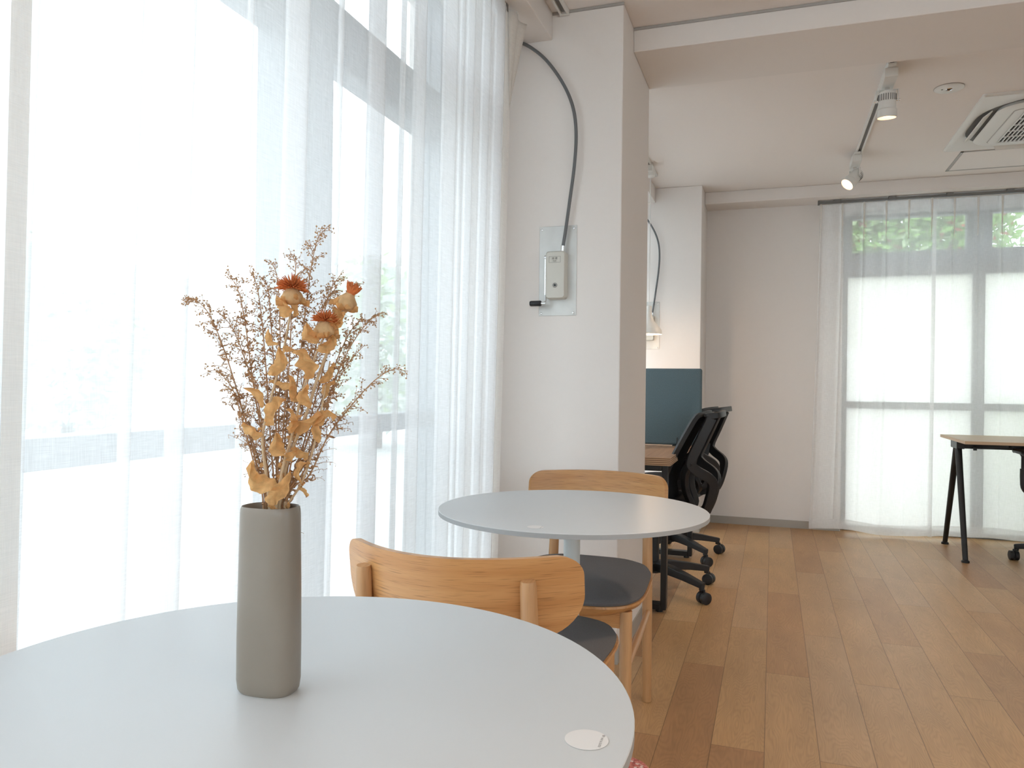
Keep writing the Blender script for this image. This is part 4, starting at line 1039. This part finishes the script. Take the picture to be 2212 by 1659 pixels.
dup(OC, (-.575, 4.67, 0), RD(82), 'black mesh office chair at the brown desk, farther one beside the back wall')
office_chair('black office chair with armrests at the pale desk by the back curtain', (1.66, 5.16, 0), RD(178), RD(-26), True, .46)

# ------------------------------------------------------------------ pale desk at the right
t = thing('folding_desk', 'pale wood desk on black A-shaped legs before the back window', 'desk', (1.055, 5.02, 0))
bm = bmesh.new(); bx(bm, 0, 1.25, 0, .69, .702, .720); bm.normal_update()
for f in bm.faces: f.material_index = 0 if abs(f.normal.z) > .5 else 1
obj('desktop', bm, ['palewood', 'paleedge'], t)
for xx in (.03, 1.20):
    obj('leg', tb([(xx, .10, .010), (xx + .004, .335, .665)], [.015, .020], seg=16), 'blkmetal', t, smooth=True)
    obj('leg', tb([(xx, .665, .010), (xx + .004, .375, .665)], [.015, .020], seg=16), 'blkmetal', t, smooth=True)
    for yy in (.10, .665): obj('foot', lt([(.022, 0), (.022, .010), (.015, .016)], 20, c=(xx, yy, 0)), 'blk', t, smooth=True)
    obj('leg_bracket', box(xx - .018, xx + .026, .27, .44, .655, .702), 'blkmetal', t, bevel=.004)
obj('cross_rail', box(.05, 1.20, .32, .365, .655, .695), 'blkmetal', t, bevel=.003)
bm = bmesh.new(); tube(bm, [(.12, .30, .668), (.25, .10, .690)], 1, flat=(.02, .012)); tube(bm, [(1.12, .30, .668), (1.0, .10, .690)], 1, flat=(.02, .012)); obj('brace', bm, 'blkmetal', t)
obj('lock_knob', tb([(.115, .29, .665), (.115, .29, .648)], .010, seg=12), 'blk', t, smooth=True)

# ------------------------------------------------------------------ outside
struct('floor_outside', box(-60, 60, -40, 70, -.35, -.14), 'asphalt')
def tree(name, label, x, y, h, w, n, mats, trunk=True, seed=1, low=0.0, size=.10, group=None, catg='tree'):
    rd = random.Random(seed); t = thing(name, label, catg, (x, y, -.14), 0, group)
    if trunk: obj('trunk', tb([(0, 0, 0), (.04, 0, h * .35), (-.03, .05, h * .7)], [.09 * w / 1.5, .07 * w / 1.5, .03], seg=10), 'bark', t, smooth=True)
    for mi, m in enumerate(mats):
        bm = bmesh.new()
        for k in range(int(n * (1 if mi == 0 else .6 if (m == 'green2' and x > 0) else .2 if m != 'redleaf' else .10))):
            while True:
                p = Vector((rd.uniform(-1, 1), rd.uniform(-1, 1), rd.uniform(-1, 1)))
                if .35 < p.length < 1: break
            c = Vector((p.x * w, p.y * w, low + (h - low) * (.5 + .5 * p.z))) + Vector((.1 * sin(5 * p.z), 0, 0))
            a = Vector((rd.gauss(0, 1), rd.gauss(0, 1), rd.gauss(0, .7))).normalized(); b = a.orthogonal().normalized(); s = size * rd.uniform(.6, 1.3)
            vs = [bm.verts.new(c), bm.verts.new(c + a * s * .5 + b * s * .28), bm.verts.new(c + a * s), bm.verts.new(c + a * s * .5 - b * s * .28)]; bm.faces.new(vs)
        o = obj('foliage' , bm, m, t); o['kind'] = 'stuff'
    return t
tree('garden_tree', 'green leafy tree with a few red leaves outside the back window', 1.0, 8.6, 3.6, 1.15, 9000, ['green', 'green2', 'redleaf'], seed=2, low=1.5)
tree('garden_tree', 'paler green tree outside, seen through the right transom light', 3.5, 9.6, 4.2, 1.2, 3600, ['green2', 'green'], seed=5, low=1.5)
tree('garden_shrub', 'low green shrub outside behind the frosted lower panes', 1.9, 6.85, 1.1, .55, 2500, ['green2'], trunk=False, seed=6, low=.0, catg='shrub')
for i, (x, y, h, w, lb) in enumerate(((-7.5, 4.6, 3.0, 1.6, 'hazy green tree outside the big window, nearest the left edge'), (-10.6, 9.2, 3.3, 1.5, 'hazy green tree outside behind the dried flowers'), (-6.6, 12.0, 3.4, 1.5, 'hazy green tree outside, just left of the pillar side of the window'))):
    tree('garden_tree', lb, x, y, h, w, 3800, ['hazegreen', 'green2'], seed=20 + i, low=.3, size=.2)
bm = box(-26, -20, 2, 40, -.14, 5.0); b_ = thing('distant_building', 'long pale building far beyond the street outside the big window', 'building', (-24, 20, -.14)); bm.free()
obj('wall', box(-6, 0, -18, 18, 0, 5.2), 'concrete', b_); obj('roof', box(-6.3, .3, -18.3, 18.3, 5.2, 5.5), 'concrete', b_)
for i in range(9): obj('window', box(0, .04, -16 + i * 4, -14 + i * 4, 2.4, 4.0), 'wmetal', b_)
t = thing('street_floodlight', 'grey floodlight on a pole outside the big window', 'street light', (-9, 9.35, -.14))
obj('pole', tb([(0, 0, 0), (0, 0, 4.2)], .05, seg=12), 'concrete', t, smooth=True); obj('lamp_head', box(-.12, .12, -.22, .22, 4.2, 4.72), 'concrete', t, bevel=.03)
